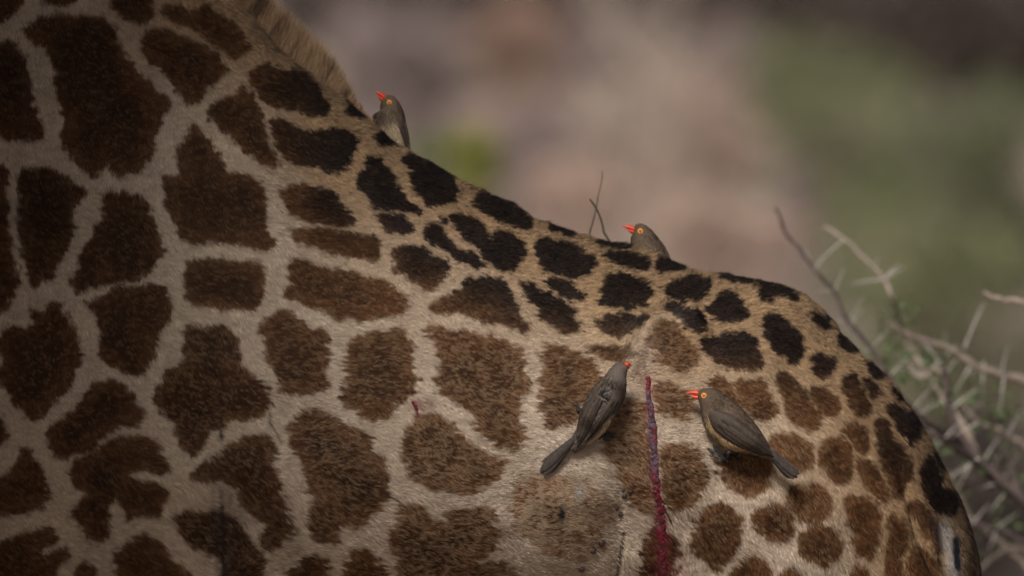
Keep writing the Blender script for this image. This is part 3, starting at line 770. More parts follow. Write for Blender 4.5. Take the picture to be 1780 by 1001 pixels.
def bird(sect, W, y0, colf, label, wings, tail, beak, eyes, legs, extra=None):
    G, s = loft_grid(sect, y0, W)
    nt, nh = G.shape[:2]
    foot = np.mean([l[-1][0] for l in legs], 0)
    root = thing('oxpecker', foot, label, 'bird', 'red-billed oxpeckers on the giraffe')
    m = MB(); m.grid(G, True)
    ev = np.arange(nh)
    n0 = m.n
    m.F.append(('t', np.stack([(ev + 1) % nh, ev, np.full(nh, n0)], -1))); m.F.append(('t', np.stack([(nt - 1) * nh + ev, (nt - 1) * nh + (ev + 1) % nh, np.full(nh, n0 + 1)], -1)))
    m.V.append(np.stack([G[0].mean(0), G[-1].mean(0)])); m.n += 2
    Vb = np.vstack(m.V)
    tfrac = np.concatenate([np.repeat(np.linspace(0, 1, nt), nh), [0, 1]])
    th = np.concatenate([np.tile(np.linspace(0, 2 * np.pi, nh, endpoint=False), nt), [0, 0]])
    vent = (1 - np.cos(th)) / 2
    bx, by = topx(Vb)
    obj('body', m.mesh('body', True, {'coat': colf(bx, by, tfrac, vent)}), M_BIRD, root)
    # plumage: small overlapping body feathers
    NB, TB = nrm(np.cross(np.gradient(G, axis=0), (np.roll(G, -1, 1) - np.roll(G, 1, 1)) / 2)), nrm(np.gradient(G, axis=0))
    cen = G.mean(1, keepdims=True)
    if np.mean(np.sum(NB * (G - cen), -1)) < 0: NB = -NB
    nf = 9000
    A = np.linalg.norm(np.cross(G[1:] - G[:-1], np.roll(G, -1, 1)[:-1] - G[:-1]), axis=-1)
    cdf = np.cumsum(A.ravel()); cdf /= cdf[-1]
    i, j = np.divmod(np.searchsorted(cdf, rng.random(nf)), nh); j2 = (j + 1) % nh
    u = rng.random(nf)[:, None]; v = rng.random(nf)[:, None]
    I = lambda Q: (Q[i, j] * (1 - u) + Q[i + 1, j] * u) * (1 - v) + (Q[i, j2] * (1 - u) + Q[i + 1, j2] * u) * v
    P, N, T = I(G), nrm(I(NB)), nrm(I(TB))
    px_, py_ = topx(P)
    tf = (i + u[:, 0]) / (nt - 1); vv = (1 - np.cos(2 * np.pi * (j + v[:, 0]) / nh)) / 2
    cc = colf(px_, py_, tf, vv) * np.exp(rng.normal(0, .26, nf))[:, None]
    ln = rng.uniform(.0045, .009, nf) * (.45 + .55 * sstep(.12, .4, tf))
    V_, F_, C_, N_ = blades(P - N * .0004, N, T + rng.normal(0, .14, T.shape), ln, ln * .26, rng.uniform(.06, .26, nf), cc, .22, .3)
    obj('plumage', mesh_np('plumage', V_, F_, False, {'coat': C_, 'fur_n': N_}), M_PLUME, root, 'stuff')
    # surface under the wings
    nearG = G[:, :nh // 2 + 1].reshape(-1, 3)
    gx_, gy_ = topx(nearG)
    yend = nearG[:, 1].max()
    def drape(p):
        o = np.empty(len(p))
        for q, (a_, b_) in enumerate(p):
            d2 = (gx_ - a_) ** 2 + (gy_ - b_) ** 2
            j_ = np.argpartition(d2, 5)[:5]; w_ = 1 / (d2[j_] + 1.5); o[q] = (nearG[j_, 1] * w_).sum() / w_.sum()
        return o
    for up, lo, lift in wings:
        up = np.array(up, float); lo = np.array(lo, float)
        nu, nv = 22, 11
        su = np.linspace(0, len(up) - 1, nu); U = catmull(up, su); Lo = catmull(lo, np.linspace(0, len(lo) - 1, nu))
        q = np.linspace(0, 1, nv)
        xy = U[:, None] * (1 - q)[None, :, None] + Lo[:, None] * q[None, :, None]
        yd = drape(xy.reshape(-1, 2)).reshape(nu, nv)
        uf = np.linspace(0, 1, nu)[:, None]
        dome = (1 - (2 * q - 1) ** 4)[None, :] * (1 - .65 * uf ** 2) * np.minimum(1, uf * 6 + .2)
        top = atv(xy, yd - lift * dome - .0004); bot = atv(xy, yd + .0015)
        mw = MB()
        ncv = int(nu * .62)
        ring = np.concatenate([top, bot[:, ::-1]], 1)
        mw.grid(ring[:ncv + 1], True)
        wing = obj('wing', mw.mesh('wing'), M_COVERT, root)
        # covert tips and long flight feathers, each lapping its neighbour
        for k in range(7):
            q0, q1 = k / 7, (k + 1.28) / 7
            st0 = .22 + .10 * (k % 2) if k > 1 else .34
            uu_ = np.linspace(st0, min(1.0, .90 + .02 * k), 16)
            fU = catmull(up, uu_ * (len(up) - 1)); fL = catmull(lo, uu_ * (len(lo) - 1))
            taper = np.sqrt(np.clip((1 - ((uu_ - st0) / (uu_[-1] - st0)) ** 5), 0.02, 1))
            qq = np.linspace(0, 1, 5)
            qc = (q0 + q1) / 2; hw = (q1 - q0) / 2 * taper
            qv = np.clip(qc + hw[:, None] * (2 * qq - 1)[None, :], 0, 1)
            fxy = fU[:, None] * (1 - qv)[..., None] + fL[:, None] * qv[..., None]
            fy_ = drape(fxy.reshape(-1, 2)).reshape(16, 5)
            edge = .0013 * (1 - qq)[None, :] + .0006
            off = lift * (1 - (2 * qv - 1) ** 4) * (1 - .65 * uu_[:, None] ** 2) + edge + .0006
            tF = atv(fxy, fy_ - off); bF = atv(fxy, fy_ - off + .0007)
            mf = MB(); mf.grid(np.concatenate([tF, bF[:, ::-1]], 1), True)
            obj('feather', mf.mesh('feather'), M_WINGL if k in (1, 3) else M_WING, wing)
    # tail of stiff pointed feathers
    (bx0, by0, yb), tips, wd = tail
    for k, (tx_, ty_, ty3) in enumerate(tips):
        n = 14; f = np.linspace(0, 1, n)
        c0 = np.array([bx0, by0]); c1 = np.array([tx_, ty_])
        ax = (c1 - c0) / np.linalg.norm(c1 - c0); sd = np.array([-ax[1], ax[0]])
        wv = wd * (.55 + .45 * f) * np.sqrt(np.clip(1 - f ** 7, .03, 1))
        c = c0 + (c1 - c0) * f[:, None]
        qq = np.linspace(-1, 1, 5)
        xy = c[:, None] + sd[None, None] * (wv[:, None] * qq[None, :])[..., None]
        yv = (yb + (ty3 - yb) * f)[:, None] - .0008 * (1 - np.abs(qq))[None, :] - .0007 * k
        tF = atv(xy, yv); bF = atv(xy, yv + .0008)
        mt = MB(); mt.grid(np.concatenate([tF, bF[:, ::-1]], 1), True)
        obj('tail_feather', mt.mesh('tail_feather'), M_TAILF, root)
    # beak: upper and lower half
    for name, base, tip, r, bend in beak:
        n = 12; f = np.linspace(0, 1, n)
        b0 = at(*base); b1 = at(*tip)
        pts = b0 + (b1 - b0) * f[:, None]; pts[:, 2] += bend * np.sin(f * np.pi)
        mk = MB(); mk.tube(pts, r * (1 - f ** 1.5) + .0005, 12)
        obj(name, mk.mesh(name), M_BEAK, root)
    for (ex, ey, ey3, er, nv_) in eyes:
        c = at(ex, ey, ey3); nv_ = nrm(np.array(nv_, float)); R = np.array(Vector((0, 0, 1)).rotation_difference(Vector(nv_)).to_matrix())
        r = er * S
        mr = MB(); t_ = np.linspace(0, 2 * np.pi, 20, endpoint=False); p_ = np.linspace(0, 2 * np.pi, 8, endpoint=False)
        tor = np.stack([(r * .78 + r * .27 * np.cos(p_)[None]) * np.cos(t_)[:, None], (r * .78 + r * .27 * np.cos(p_)[None]) * np.sin(t_)[:, None], r * .25 * np.sin(p_)[None] * np.ones((20, 1))], -1)
        tor = np.concatenate([tor, tor[:1]], 0) @ R.T + c
        mr.grid(tor, True)
        eo = obj('eye', mr.mesh('eye'), M_RING, root)
        mi = MB(); mi.ellipsoid(c, (r * .66, r * .66, r * .3), 10, 16, R)
        obj('iris', mi.mesh('iris'), M_IRIS, eo)
        mp_ = MB(); mp_.ellipsoid(c + nv_ * r * .16, (r * .34, r * .34, r * .2), 8, 14, R)
        obj('pupil', mp_.mesh('pupil'), M_PUPIL, eo)
    for shank, toes, _ in legs:
        ml = MB(); p = np.array(shank)
        ml.tube(catmull(p, np.linspace(0, len(p) - 1, 12)), np.linspace(.0034, .0017, 12), 9)
        leg = obj('leg', ml.mesh('leg'), M_LEG, root)
        for tpts in toes:
            tpp = catmull(np.array(tpts), np.linspace(0, len(tpts) - 1, 12))
            mt = MB(); mt.tube(tpp, np.linspace(.0022, .0014, 12) * (1 + .25 * np.sin(np.linspace(0, 9.4, 12))), 8)
            d = tpp[-1] - tpp[-2]; d = d / np.linalg.norm(d)
            to = obj('toe', mt.mesh('toe'), M_LEG, leg)
            mc_ = MB(); mc_.tube([tpp[-1], tpp[-1] + d * .003 + np.array([0, .001, 0]), tpp[-1] + d * .0045 + np.array([0, .0035, -.001])], [.0011, .0008, .0002], 6)
            # claw joined to the toe object's parent level
            obj('claw', mc_.mesh('claw'), M_CLAW, leg)
    if extra: extra(root, drape, colf)
    return root

def gb(x, y, t, v):
    return np.tile(C(.092, .066, .046), (len(x), 1)) * (.88 + .28 * vnoise(x, y, 11, 2))[:, None]

def surf(px, py, off=.002):
    y, n = near_lookup(GG, px, py)
    return at(px, py, y[0]) + n[0] * off

# --- bird in profile, right of the streak
yF, _ = near_lookup(GG, 1275, 745)
yA, yB, yC = yF[0] - .040, yF[0] - .034, yF[0] - .026
secA = [(1212, 681, 1213, 692), (1221, 675.5, 1216, 703), (1236, 674, 1219, 717), (1253, 681, 1221, 731), (1273, 696, 1228, 746), (1295, 716, 1243, 762), (1313, 737, 1262, 779), (1327, 757, 1288, 785), (1338, 777, 1315, 791), (1348, 792, 1338, 800)]
WA = [.005, .0115, .0155, .018, .0225, .026, .025, .021, .014, .006]
def colA(x, y, t, v):
    c = gb(x, y, t, v)
    d = seg_dist(x, y, [(1222, 735), (1232, 752), (1250, 770), (1270, 783), (1295, 788), (1325, 793)])
    f = (1 - sstep(14, 27, d)) * sstep(.28, .45, t) * (1 - sstep(.72, .84, t))
    c = lerp(c, C(.50, .36, .20), f)
    return lerp(c, C(.17, .125, .085), (1 - f) * sstep(.55, .9, v) * sstep(.2, .4, t) * .7)
wA = [([(1234, 713), (1262, 716), (1292, 733), (1316, 754), (1336, 774), (1347, 790)],
       [(1231, 723), (1239, 744), (1262, 764), (1292, 781), (1320, 791), (1346, 793)], .004)]
def toes_at(c, tips):
    c = np.array(c, float)
    out_ = []
    for (px, py) in tips:
        e_ = surf(px, py, .0048); m_ = (c + e_) / 2; m_[1] -= .0055
        out_.append([c, m_, e_])
    return out_
ank = surf(1262, 797, .0065)
legA = [([at(1272, 782, yB), at(1266, 787, yB - .004), ank], toes_at(ank, [(1232, 780), (1241, 778), (1236, 791), (1263, 803)]), (ank,)),
        ([at(1288, 785, yB + .008), at(1284, 790, yB + .012), surf(1280, 796, .003)], toes_at(surf(1280, 796, .003), [(1266, 790), (1270, 797), (1286, 801)]), (ank,))]
bird(secA, WA, [yA] * 4 + [yB] * 4 + [yC] * 2, colA, 'grey-brown oxpecker in profile clinging right of the blood streak, buff belly',
     wA, ((1324, 772, yC - .006), [(1374, 831, yC + .004), (1389, 824, yC + .004), (1386, 830, yC + .003), (1380, 832, yC + .002), (1384, 827, yC + .001)], 7.0),
     [('upper_beak', (1215, 683.5, yA), (1192, 683, yA - .002), .0043, .0010), ('lower_beak', (1215, 690.5, yA), (1200, 686.5, yA - .002), .0034, -.0008)],
     [(1223.5, 687, yA - .0128, 4.6, (-.15, -1, .12))], legA)

# --- bird seen from the back, left of the streak
yF, _ = near_lookup(GG, 1040, 710)
yA, yB, yC = yF[0] - .046, yF[0] - .034, yF[0] - .022
secB = [(1081, 632, 1091, 634), (1071, 631, 1091, 643), (1061, 640, 1089, 655), (1051, 653, 1089, 671), (1038, 667, 1086, 689), (1025, 684, 1079, 706), (1015, 702, 1069, 724), (1008, 722, 1057, 741), (1003, 742, 1044, 757), (996, 757, 1024, 772), (986, 768, 1004, 784)]
WB = [.004, .0125, .015, .017, .021, .024, .024, .021, .017, .011, .006]
def colB(x, y, t, v):
    c = np.tile(C(.108, .088, .076), (len(x), 1)) * (.88 + .28 * vnoise(x, y, 13, 2))[:, None]
    f = sstep(.80, .92, v) * sstep(.55, .64, t) * (1 - sstep(.86, .93, t))
    return lerp(c, C(.46, .36, .24), f)
wB = [([(1046, 664), (1028, 682), (1016, 702), (1008, 724), (1002, 748), (997, 772)], [(1057, 676), (1050, 694), (1040, 714), (1031, 734), (1021, 754), (1004, 778)], .003),
      ([(1066, 676), (1058, 694), (1047, 716), (1036, 738), (1024, 758), (1014, 772)], [(1087, 682), (1082, 698), (1069, 714), (1053, 731), (1038, 749), (1017, 771)], .003)]
ankB = surf(1047, 757, .004); ankB2 = surf(1010, 716, .003)
legB = [([at(1044, 746, yB + .01), at(1047, 752, yB + .008), ankB], toes_at(ankB, [(1063, 754), (1063, 760), (1056, 764), (1040, 762)]), (ankB,)),
        ([at(1022, 712, yB + .012), at(1016, 714, yB + .02), ankB2], toes_at(ankB2, [(1003, 704), (1002, 713), (1008, 725)]), (ankB,))]
def tufts(root, drape, colf):
    P = []; T = []
    for k in range(130):
        a_ = rng.normal(.5, .55); r_ = rng.uniform(0, 7)
        p = np.array([1046 + rng.normal(0, 2.5), 686 + rng.normal(0, 4)])
        P.append([p[0], p[1], drape(p[None])[0] - .003]); T.append([math.cos(a_), -.35, math.sin(a_)])
    P = np.array(P); Pw = atv(P[:, :2], P[:, 2]); n = len(Pw)
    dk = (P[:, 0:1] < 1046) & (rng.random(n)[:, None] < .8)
    cc = np.where(dk, C(.018, .014, .013), C(.13, .112, .10))  # left-hand feathers coloured near black to read as a shaded hollow
    V_, F_, C_, N_ = blades(Pw, np.tile(C(0, -1, .2), (n, 1)), np.array(T), rng.uniform(.008, .015, n), rng.uniform(.002, .0036, n), rng.uniform(.15, .9, n), cc, .3, .6)
    obj('ruffled_feathers', mesh_np('ruffled_feathers', V_, F_, False, {'coat': C_, 'fur_n': N_}), M_PLUME, root, 'stuff')
bird(secB, WB, [yA] * 4 + [yB] * 4 + [yC] * 3, colB, 'grey oxpecker seen from the back with ruffled feathers, left of the blood streak',
     wB, ((998, 762, yC - .006), [(934, 816, yC + .006), (953, 822, yC + .006), (939, 821, yC + .004), (946, 825, yC + .003), (942, 818, yC + .002)], 8.5),
     [('upper_beak', (1088, 634.5, yA + .001), (1098, 635.5, yA + .012), .0040, .001), ('lower_beak', (1088, 638, yA + .002), (1095, 639, yA + .015), .003, 0)],
     [(1087.5, 641, yA - .006, 4.4, (.88, -.45, .1))], legB, tufts)

# --- bird behind the withers, head raised
secC = [(673, 165.5, 663, 174), (683, 167, 661, 184), (691, 175, 660, 192), (698, 188, 651, 200), (703, 203, 650, 212), (707, 223, 658, 234), (711, 246, 670, 262), (713, 268, 686, 284), (712, 286, 700, 294)]
WC = [.004, .011, .0145, .019, .0225, .024, .022, .016, .007]
def colC(x, y, t, v):
    c = gb(x, y, t, v)
    f = sstep(205, 228, y + (x - 670) * .12)
    return lerp(c, C(.36, .285, .195), f)
yR = .045
wC = [([(702, 203), (707, 218), (711, 236), (713, 256), (714, 278)], [(690, 210), (694, 224), (699, 240), (704, 256), (710, 276)], .003)]
ft = at(682, 282, yR)
lgC = lambda x, y: ([at(x, y - 12, yR), at(x - 2, y - 6, yR - .003), at(x - 2, y, yR - .004)], [[at(x - 2, y, yR - .004), at(x - 9, y + 1, yR - .007), at(x - 16, y + 3, yR - .006)], [at(x - 2, y, yR - .004), at(x - 7, y + 3, yR - .012), at(x - 13, y + 6, yR - .015)], [at(x - 2, y, yR - .004), at(x + 6, y + 3, yR)]], (ft,))
bird(secC, WC, yR, colC, 'small oxpecker with raised red bill peeking over the withers below the mane', wC,
     ((711, 274, yR), [(720, 318, yR + .01), (727, 314, yR + .01), (724, 317, yR + .008), (722, 318, yR + .009)], 5.5),
     [('upper_beak', (669, 171, yR), (652.5, 159.5, yR - .003), .0042, .0010), ('lower_beak', (666, 174.5, yR), (657, 166, yR - .003), .0034, -.0006)],
     [(676.5, 178.3, yR - .0126, 4.3, (-.1, -1, .1))], [lgC(678, 284), lgC(690, 288)])

# --- bird behind the middle of the back
secD = [(1104, 391, 1101, 406), (1113, 388.5, 1097, 413), (1124, 393, 1096, 424), (1136, 404, 1096, 438), (1147, 419, 1101, 455), (1156, 436, 1113, 474), (1164, 454, 1132, 490), (1170, 474, 1150, 500), (1174, 490, 1163, 504)]
WD = [.005, .0125, .016, .019, .0225, .025, .022, .016, .007]
def colD(x, y, t, v):
    c = gb(x, y, t, v)
    f = sstep(425, 450, y - (x - 1100) * .10)
    return lerp(c, C(.33, .255, .17), f * .85)
yR2 = .05
wD = [([(1143, 412), (1153, 424), (1161, 438), (1167, 454), (1173, 476)], [(1140, 420), (1146, 432), (1151, 445), (1157, 460), (1168, 480)], .003)]
ftD = at(1130, 498, yR2)
lgD = lambda x, y: ([at(x, y - 12, yR2), at(x - 2, y - 6, yR2 - .003), at(x - 2, y, yR2 - .004)], [[at(x - 2, y, yR2 - .004), at(x - 9, y + 1, yR2 - .007), at(x - 16, y + 1, yR2 - .006)], [at(x - 2, y, yR2 - .004), at(x - 7, y + 2, yR2 - .012), at(x - 13, y + 3, yR2 - .015)], [at(x - 2, y, yR2 - .004), at(x + 6, y + 3, yR2)]], (ftD,))
bird(secD, WD, yR2, colD, 'oxpecker resting low behind the middle of the back, beside two thin twigs', wD,
     ((1171, 482, yR2), [(1194, 524, yR2 + .01), (1202, 518, yR2 + .01), (1199, 522, yR2 + .008), (1196, 524, yR2 + .009)], 6),
     [('upper_beak', (1106, 400, yR2), (1081.5, 393, yR2 - .003), .0043, .0010), ('lower_beak', (1105, 404.5, yR2), (1090, 398.5, yR2 - .003), .0034, -.0006)],
     [(1113, 402, yR2 - .0145, 4.6, (-.1, -1, .1))], [lgD(1126, 496), lgD(1140, 500)])

# ------------------------------------------------------------------ ground rising to a hillside
def ground_z(x, y):
    return np.clip(.095 * (y - 9), 0, None) + .0 * x + (vnoise(x, y, 3.1, 1) - .5) * .25 * sstep(6, 14, y) + (vnoise(x, y, 60, 3) - .5) * 6 * sstep(70, 200, y)
ys = np.concatenate([np.linspace(-60, 6, 12), np.linspace(8, 70, 140), np.linspace(75, 900, 40)])
xs = np.concatenate([np.linspace(-600, -14, 24), np.linspace(-12, 12, 60), np.linspace(14, 600, 24)])
XX, YY = np.meshgrid(xs, ys, indexing='ij')
GZ = np.stack([XX, YY, ground_z(XX, YY)], -1)
mg = MB(); mg.grid(GZ)
m, nt, b = mat_base('dry_hillside')
tc = nt.nodes.new('ShaderNodeTexCoord')
n1 = nt.nodes.new('ShaderNodeTexNoise'); n1.inputs['Scale'].default_value = 1.3; n1.inputs['Detail'].default_value = 5
n2 = nt.nodes.new('ShaderNodeTexNoise'); n2.inputs['Scale'].default_value = .45; n2.inputs['Detail'].default_value = 3
rp = nt.nodes.new('ShaderNodeValToRGB'); cr_ = rp.color_ramp
cr_.elements[0].position = .3; cr_.elements[0].color = (.185, .147, .137, 1)
cr_.elements[1].position = .72; cr_.elements[1].color = (.41, .325, .28, 1)
el = cr_.elements.new(.5); el.color = (.30, .237, .21, 1)
mx = nt.nodes.new('ShaderNodeMix'); mx.data_type = 'RGBA'; mx.blend_type = 'MIX'
mx.inputs['B'].default_value = (.26, .27, .15, 1)
r2 = nt.nodes.new('ShaderNodeMapRange'); r2.inputs['From Min'].default_value = .52; r2.inputs['From Max'].default_value = .75; r2.inputs['To Max'].default_value = .6
nt.links.new(tc.outputs['Object'], n1.inputs['Vector']); nt.links.new(tc.outputs['Object'], n2.inputs['Vector'])
nt.links.new(n1.outputs['Fac'], rp.inputs[0]); nt.links.new(rp.outputs[0], mx.inputs['A']); nt.links.new(n2.outputs['Fac'], r2.inputs['Value'])
nt.links.new(r2.outputs[0], mx.inputs['Factor']); nt.links.new(mx.outputs['Result'], b.inputs['Base Color'])
b.inputs['Roughness'].default_value = .95; b.inputs['Specular IOR Level'].default_value = .1
struct('ground', mg.mesh('ground'), m)

# ------------------------------------------------------------------ shrubs and trees on the hillside
def leafmat(name, c1, c2):
    return mat_noise(name, c1, c2, 6, .6, .2)
LM = dict(bright=leafmat('leaf_fresh', (.15, .17, .085), (.23, .25, .13)), green=leafmat('leaf_green', (.10, .115, .065), (.165, .18, .10)), lime=leafmat('leaf_yellow', (.16, .18, .035), (.27, .27, .06)),  # greens and dark leaves muted in colour in place of haze
          dark=leafmat('leaf_dark', (.06, .048, .042), (.11, .087, .076)), dry=leafmat('leaf_dry', (.38, .28, .23), (.56, .43, .36)),
          mauve=leafmat('twig_mauve', (.22, .175, .17), (.36, .29, .28)), olive=leafmat('leaf_olive', (.10, .10, .06), (.17, .165, .10)),
          rust=leafmat('leaf_rust', (.34, .235, .185), (.46, .32, .25)), pale=leafmat('grass_pale', (.36, .30, .25), (.52, .44, .37)))
def leaves(mb_, c, r, n, size, seed):
    g = np.random.default_rng(seed)
    k = max(5, n // 120)
    cl = nrm(g.normal(0, 1, (k, 3))) * (g.random((k, 1)) ** .45) * np.asarray(r) * .92
    idx = g.integers(0, k, n)
    P = np.asarray(c) + cl[idx] + g.normal(0, .20, (n, 3)) * np.asarray(r)
    a_ = nrm(g.normal(0, 1, (n, 3))); b_ = nrm(np.cross(a_, g.normal(0, 1, (n, 3))))
    s = size * g.uniform(.6, 1.4, (n, 1))
    V = np.stack([P - a_ * s, P + b_ * s * .45, P + a_ * s, P - b_ * s * .45], 1).reshape(-1, 3)
    mb_.add(V, np.arange(n * 4).reshape(n, 4))
def shrub(name, px, py, Y, rx, rz, leaf, label, cat, group=None, n=2200, size=None, bark=None, seed=1, bare=False):
    k = S * (DIST + Y) / DIST
    c = at(px, py, Y); r = np.array([rx * k, max(rx, rz) * k * .8, rz * k])
    gz = float(ground_z(np.array([c[0]]), np.array([Y]))[0])
    root = thing(name, (c[0], Y, gz), label, cat, group)
    g = np.random.default_rng(seed)
    mt = MB(); stem = MB()
    base = np.array([c[0], Y, gz - .05])
    h = max(.15, c[2] - gz)
    stem.tube(catmull(np.array([base, base + (0, 0, h * .3), c + (0, 0, -.35 * r[2])]), np.linspace(0, 2, 8)), np.linspace(.035, .02, 8) * (.5 + r[0]), 8)
    for q in range(14 if bare else 9):
        d = nrm(g.normal(0, 1, 3) + np.array([0, 0, .5])); e_ = c + d * r * g.uniform(.7, 1.05)
        s0 = base + (c - base) * g.uniform(.25, .8); mdl = (s0 + e_) / 2 + g.normal(0, .06, 3) * r
        stem.tube(catmull(np.array([s0, mdl, e_]), np.linspace(0, 2, 8)), np.linspace(.016, .005, 8) * (.5 + r[0]), 6)
    obj('trunk', stem.mesh('trunk'), bark or M_BARK, root)
    leaves(mt, c, r, n, size or max(.012, .05 * r[0]), seed + 100)
    zz = c[2] - r[2] * 1.3; wg = 1.1
    while zz > gz + .25 and r[2] < 1.0:                      # foliage carried down the stem to the ground
        leaves(mt, np.array([c[0], Y, zz]), r * np.array([wg, wg, 1.1]), n // 2, size or max(.012, .05 * r[0]), seed + 200 + int(zz * 10))
        zz -= r[2] * 1.3; wg += .45
    obj('crown', mt.mesh('crown', False), LM[leaf], root, 'stuff')
    return root
HG = 'shrubs on the hillside behind the giraffe'
SH = [  # px, py, depth, rx, rz, leaf, label
 (1440, 180, 34, 150, 110, 'bright', 'soft green leafy shrub in the upper right background'),
 (1560, 330, 37, 210, 150, 'green', 'large olive shrub behind the thorny branches at right'),
 (1590, 480, 30, 190, 120, 'bright', 'green shrub in the right background just above the thorny branches'),
 (1690, 230, 33, 150, 120, 'green', 'green shrub at the right edge of the picture below the dark thicket'),
 (1700, 640, 26, 160, 130, 'olive', 'olive shrub low at the right edge behind the thorns'),
 (825, 262, 17, 44, 66, 'lime', 'small yellow-green plant just right of the bird by the mane'),
 (755, 275, 19, 50, 50, 'bright', 'little green plant behind the bird at the withers'),
 (1690, 40, 42, 280, 130, 'dark', 'dark bare thicket added to darken the top right corner'),  # dark thickets up here are added so the background darkens towards its edge
 (1400, 20, 43, 190, 100, 'dark', 'dark thicket added to darken the top centre right above the green shrub'),
 (1760, 440, 33, 70, 90, 'dark', 'dark gap-filled bush at the right edge of the background'),
 (1640, 400, 31, 45, 50, 'dark', 'small dark bush between the green shrubs at right'),
 (1110, 200, 33, 110, 130, 'pale', 'pale dry grass clump in the centre of the background'),
 (900, 60, 37, 90, 60, 'rust', 'reddish dry shrub at the top centre of the background'),
 (1220, 250, 32, 110, 130, 'dry', 'pinkish dry shrub right of the pale grass clump'),
 (930, 260, 30, 110, 90, 'mauve', 'greyish bare shrub in the middle background above the back'),
 (700, 70, 36, 140, 90, 'mauve', 'grey-mauve bare shrub behind the mane'),
 (1260, 400, 26, 130, 80, 'dry', 'pinkish dry shrub low behind the rump'),
 (1000, 330, 24, 90, 70, 'dry', 'dry straw-coloured shrub behind the two thin twigs'),
 (1280, 110, 38, 80, 80, 'mauve', 'bare mauve shrub left of the soft green leafy shrub'),
 (1380, 320, 29, 34, 44, 'mauve', 'small grey shrub left of the olive shrub'),
 (1060, 90, 40, 140, 80, 'mauve', 'broad bare mauve shrub at the top of the hillside'),
 (1190, 5, 42, 210, 110, 'dark', 'dark low thicket added to darken the top edge, left of the other thickets'),  # three more added for the edge darkening
 (860, -5, 42, 240, 100, 'dark', 'dark thicket added to darken the top edge nearest the mane'),
 (600, -5, 41, 150, 100, 'dark', 'dark bush added to darken the top edge just behind the mane'),
 (1720, 840, 22, 160, 120, 'dark', 'dark bush low in the right corner behind the thorns'),
]
for i, (px, py, Y, rx, rz, lf, lab) in enumerate(SH):
    shrub('shrub', px, py, Y, rx, rz, lf, lab, 'shrub', HG, n=7000 if lf == 'dark' else (3200 if rx > 60 else 1500), bark=M_BARKD if lf == 'dark' else (M_BARKP if lf in ('pale', 'dry') else M_BARK), seed=40 + i, bare=lf in ('dark', 'mauve', 'dry'))
# pale leaning dead trunks, far out of focus
def dead_tree(px0, py0, px1, py1, Y, r, label, seed):
    a_, b_ = at(px0, py0, Y), at(px1, py1, Y)
    gz = float(ground_z(np.array([b_[0]]), np.array([Y]))[0])
    d = (b_ - a_) / (a_[2] - b_[2] + 1e-9)
    foot = b_ + d * max(0, b_[2] - gz)
    t = thing('dead_tree', foot, label, 'dead tree', 'pale dead trunks on the hillside')
    m_ = MB(); g = np.random.default_rng(seed)
    top = a_ - d * .5
    pts = np.array([foot + d * .05, b_ * .6 + foot * .4, b_, (a_ + b_) / 2 + g.normal(0, .03, 3), a_, top])
    m_.tube(catmull(pts, np.linspace(0, 5, 30)), np.linspace(r, r * .45, 30), 10)
    obj('trunk', m_.mesh('trunk'), M_BARKP, t)
    for q in range(4):
        s0 = a_ + (b_ - a_) * g.uniform(0, .6); e_ = s0 + np.array([g.normal(0, .35), g.normal(0, .2), g.uniform(.2, .6)])
        mm = MB(); mm.tube(catmull(np.array([s0, (s0 + e_) / 2 + g.normal(0, .04, 3), e_]), np.linspace(0, 2, 8)), np.linspace(r * .4, r * .12, 8), 7)
        obj('branch', mm.mesh('branch'), M_BARKP, t)
dead_tree(1035, 20, 1190, 330, 30, .035, 'pale blurred dead trunk leaning left across the centre background', 3)
dead_tree(1165, 20, 1110, 230, 31, .022, 'thinner pale dead trunk leaning right, next to the leaning one', 4)

# ------------------------------------------------------------------ thin twigs behind the back
tw = thing('twig_plant', at(1050, 500 + CZ / S * .9, .9), 'two thin crossed twigs sticking up behind the back, left of the resting bird', 'twigs')
tw.location.z = 0
for pts, r in (([(1047, 298), (1043, 325), (1038, 352), (1032, 380), (1026, 410), (1020, 480), (1016, 600), (1020, 1000), (1030, 1800), (1050, 3300)], (.0006, .0016)),
               ([(1026, 346), (1036, 362), (1045, 383), (1051, 402), (1058, 418), (1072, 470), (1082, 600), (1082, 1000), (1070, 1800), (1056, 3300)], (.0011, .0020))):
    p = np.array(pts, float); Yv = .35 if r[0] < .0008 else .12
    c = catmull(p, np.linspace(0, len(p) - 1, 70)); w = atv(c, Yv)
    w[:, 2] = np.maximum(w[:, 2], -.02)
    w[:, 0] += (vnoise(c[:, 1], c[:, 0] * 0, 16, 2) - .5) * .004
    w[:, 1] += .45 * sstep(500, 900, c[:, 1])
    mm = MB(); mm.tube(w, np.interp(c[:, 1], [290, 420, 3300], [r[0], r[1], .005]), 7)
    obj('stem', mm.mesh('stem'), M_TWIG, tw)

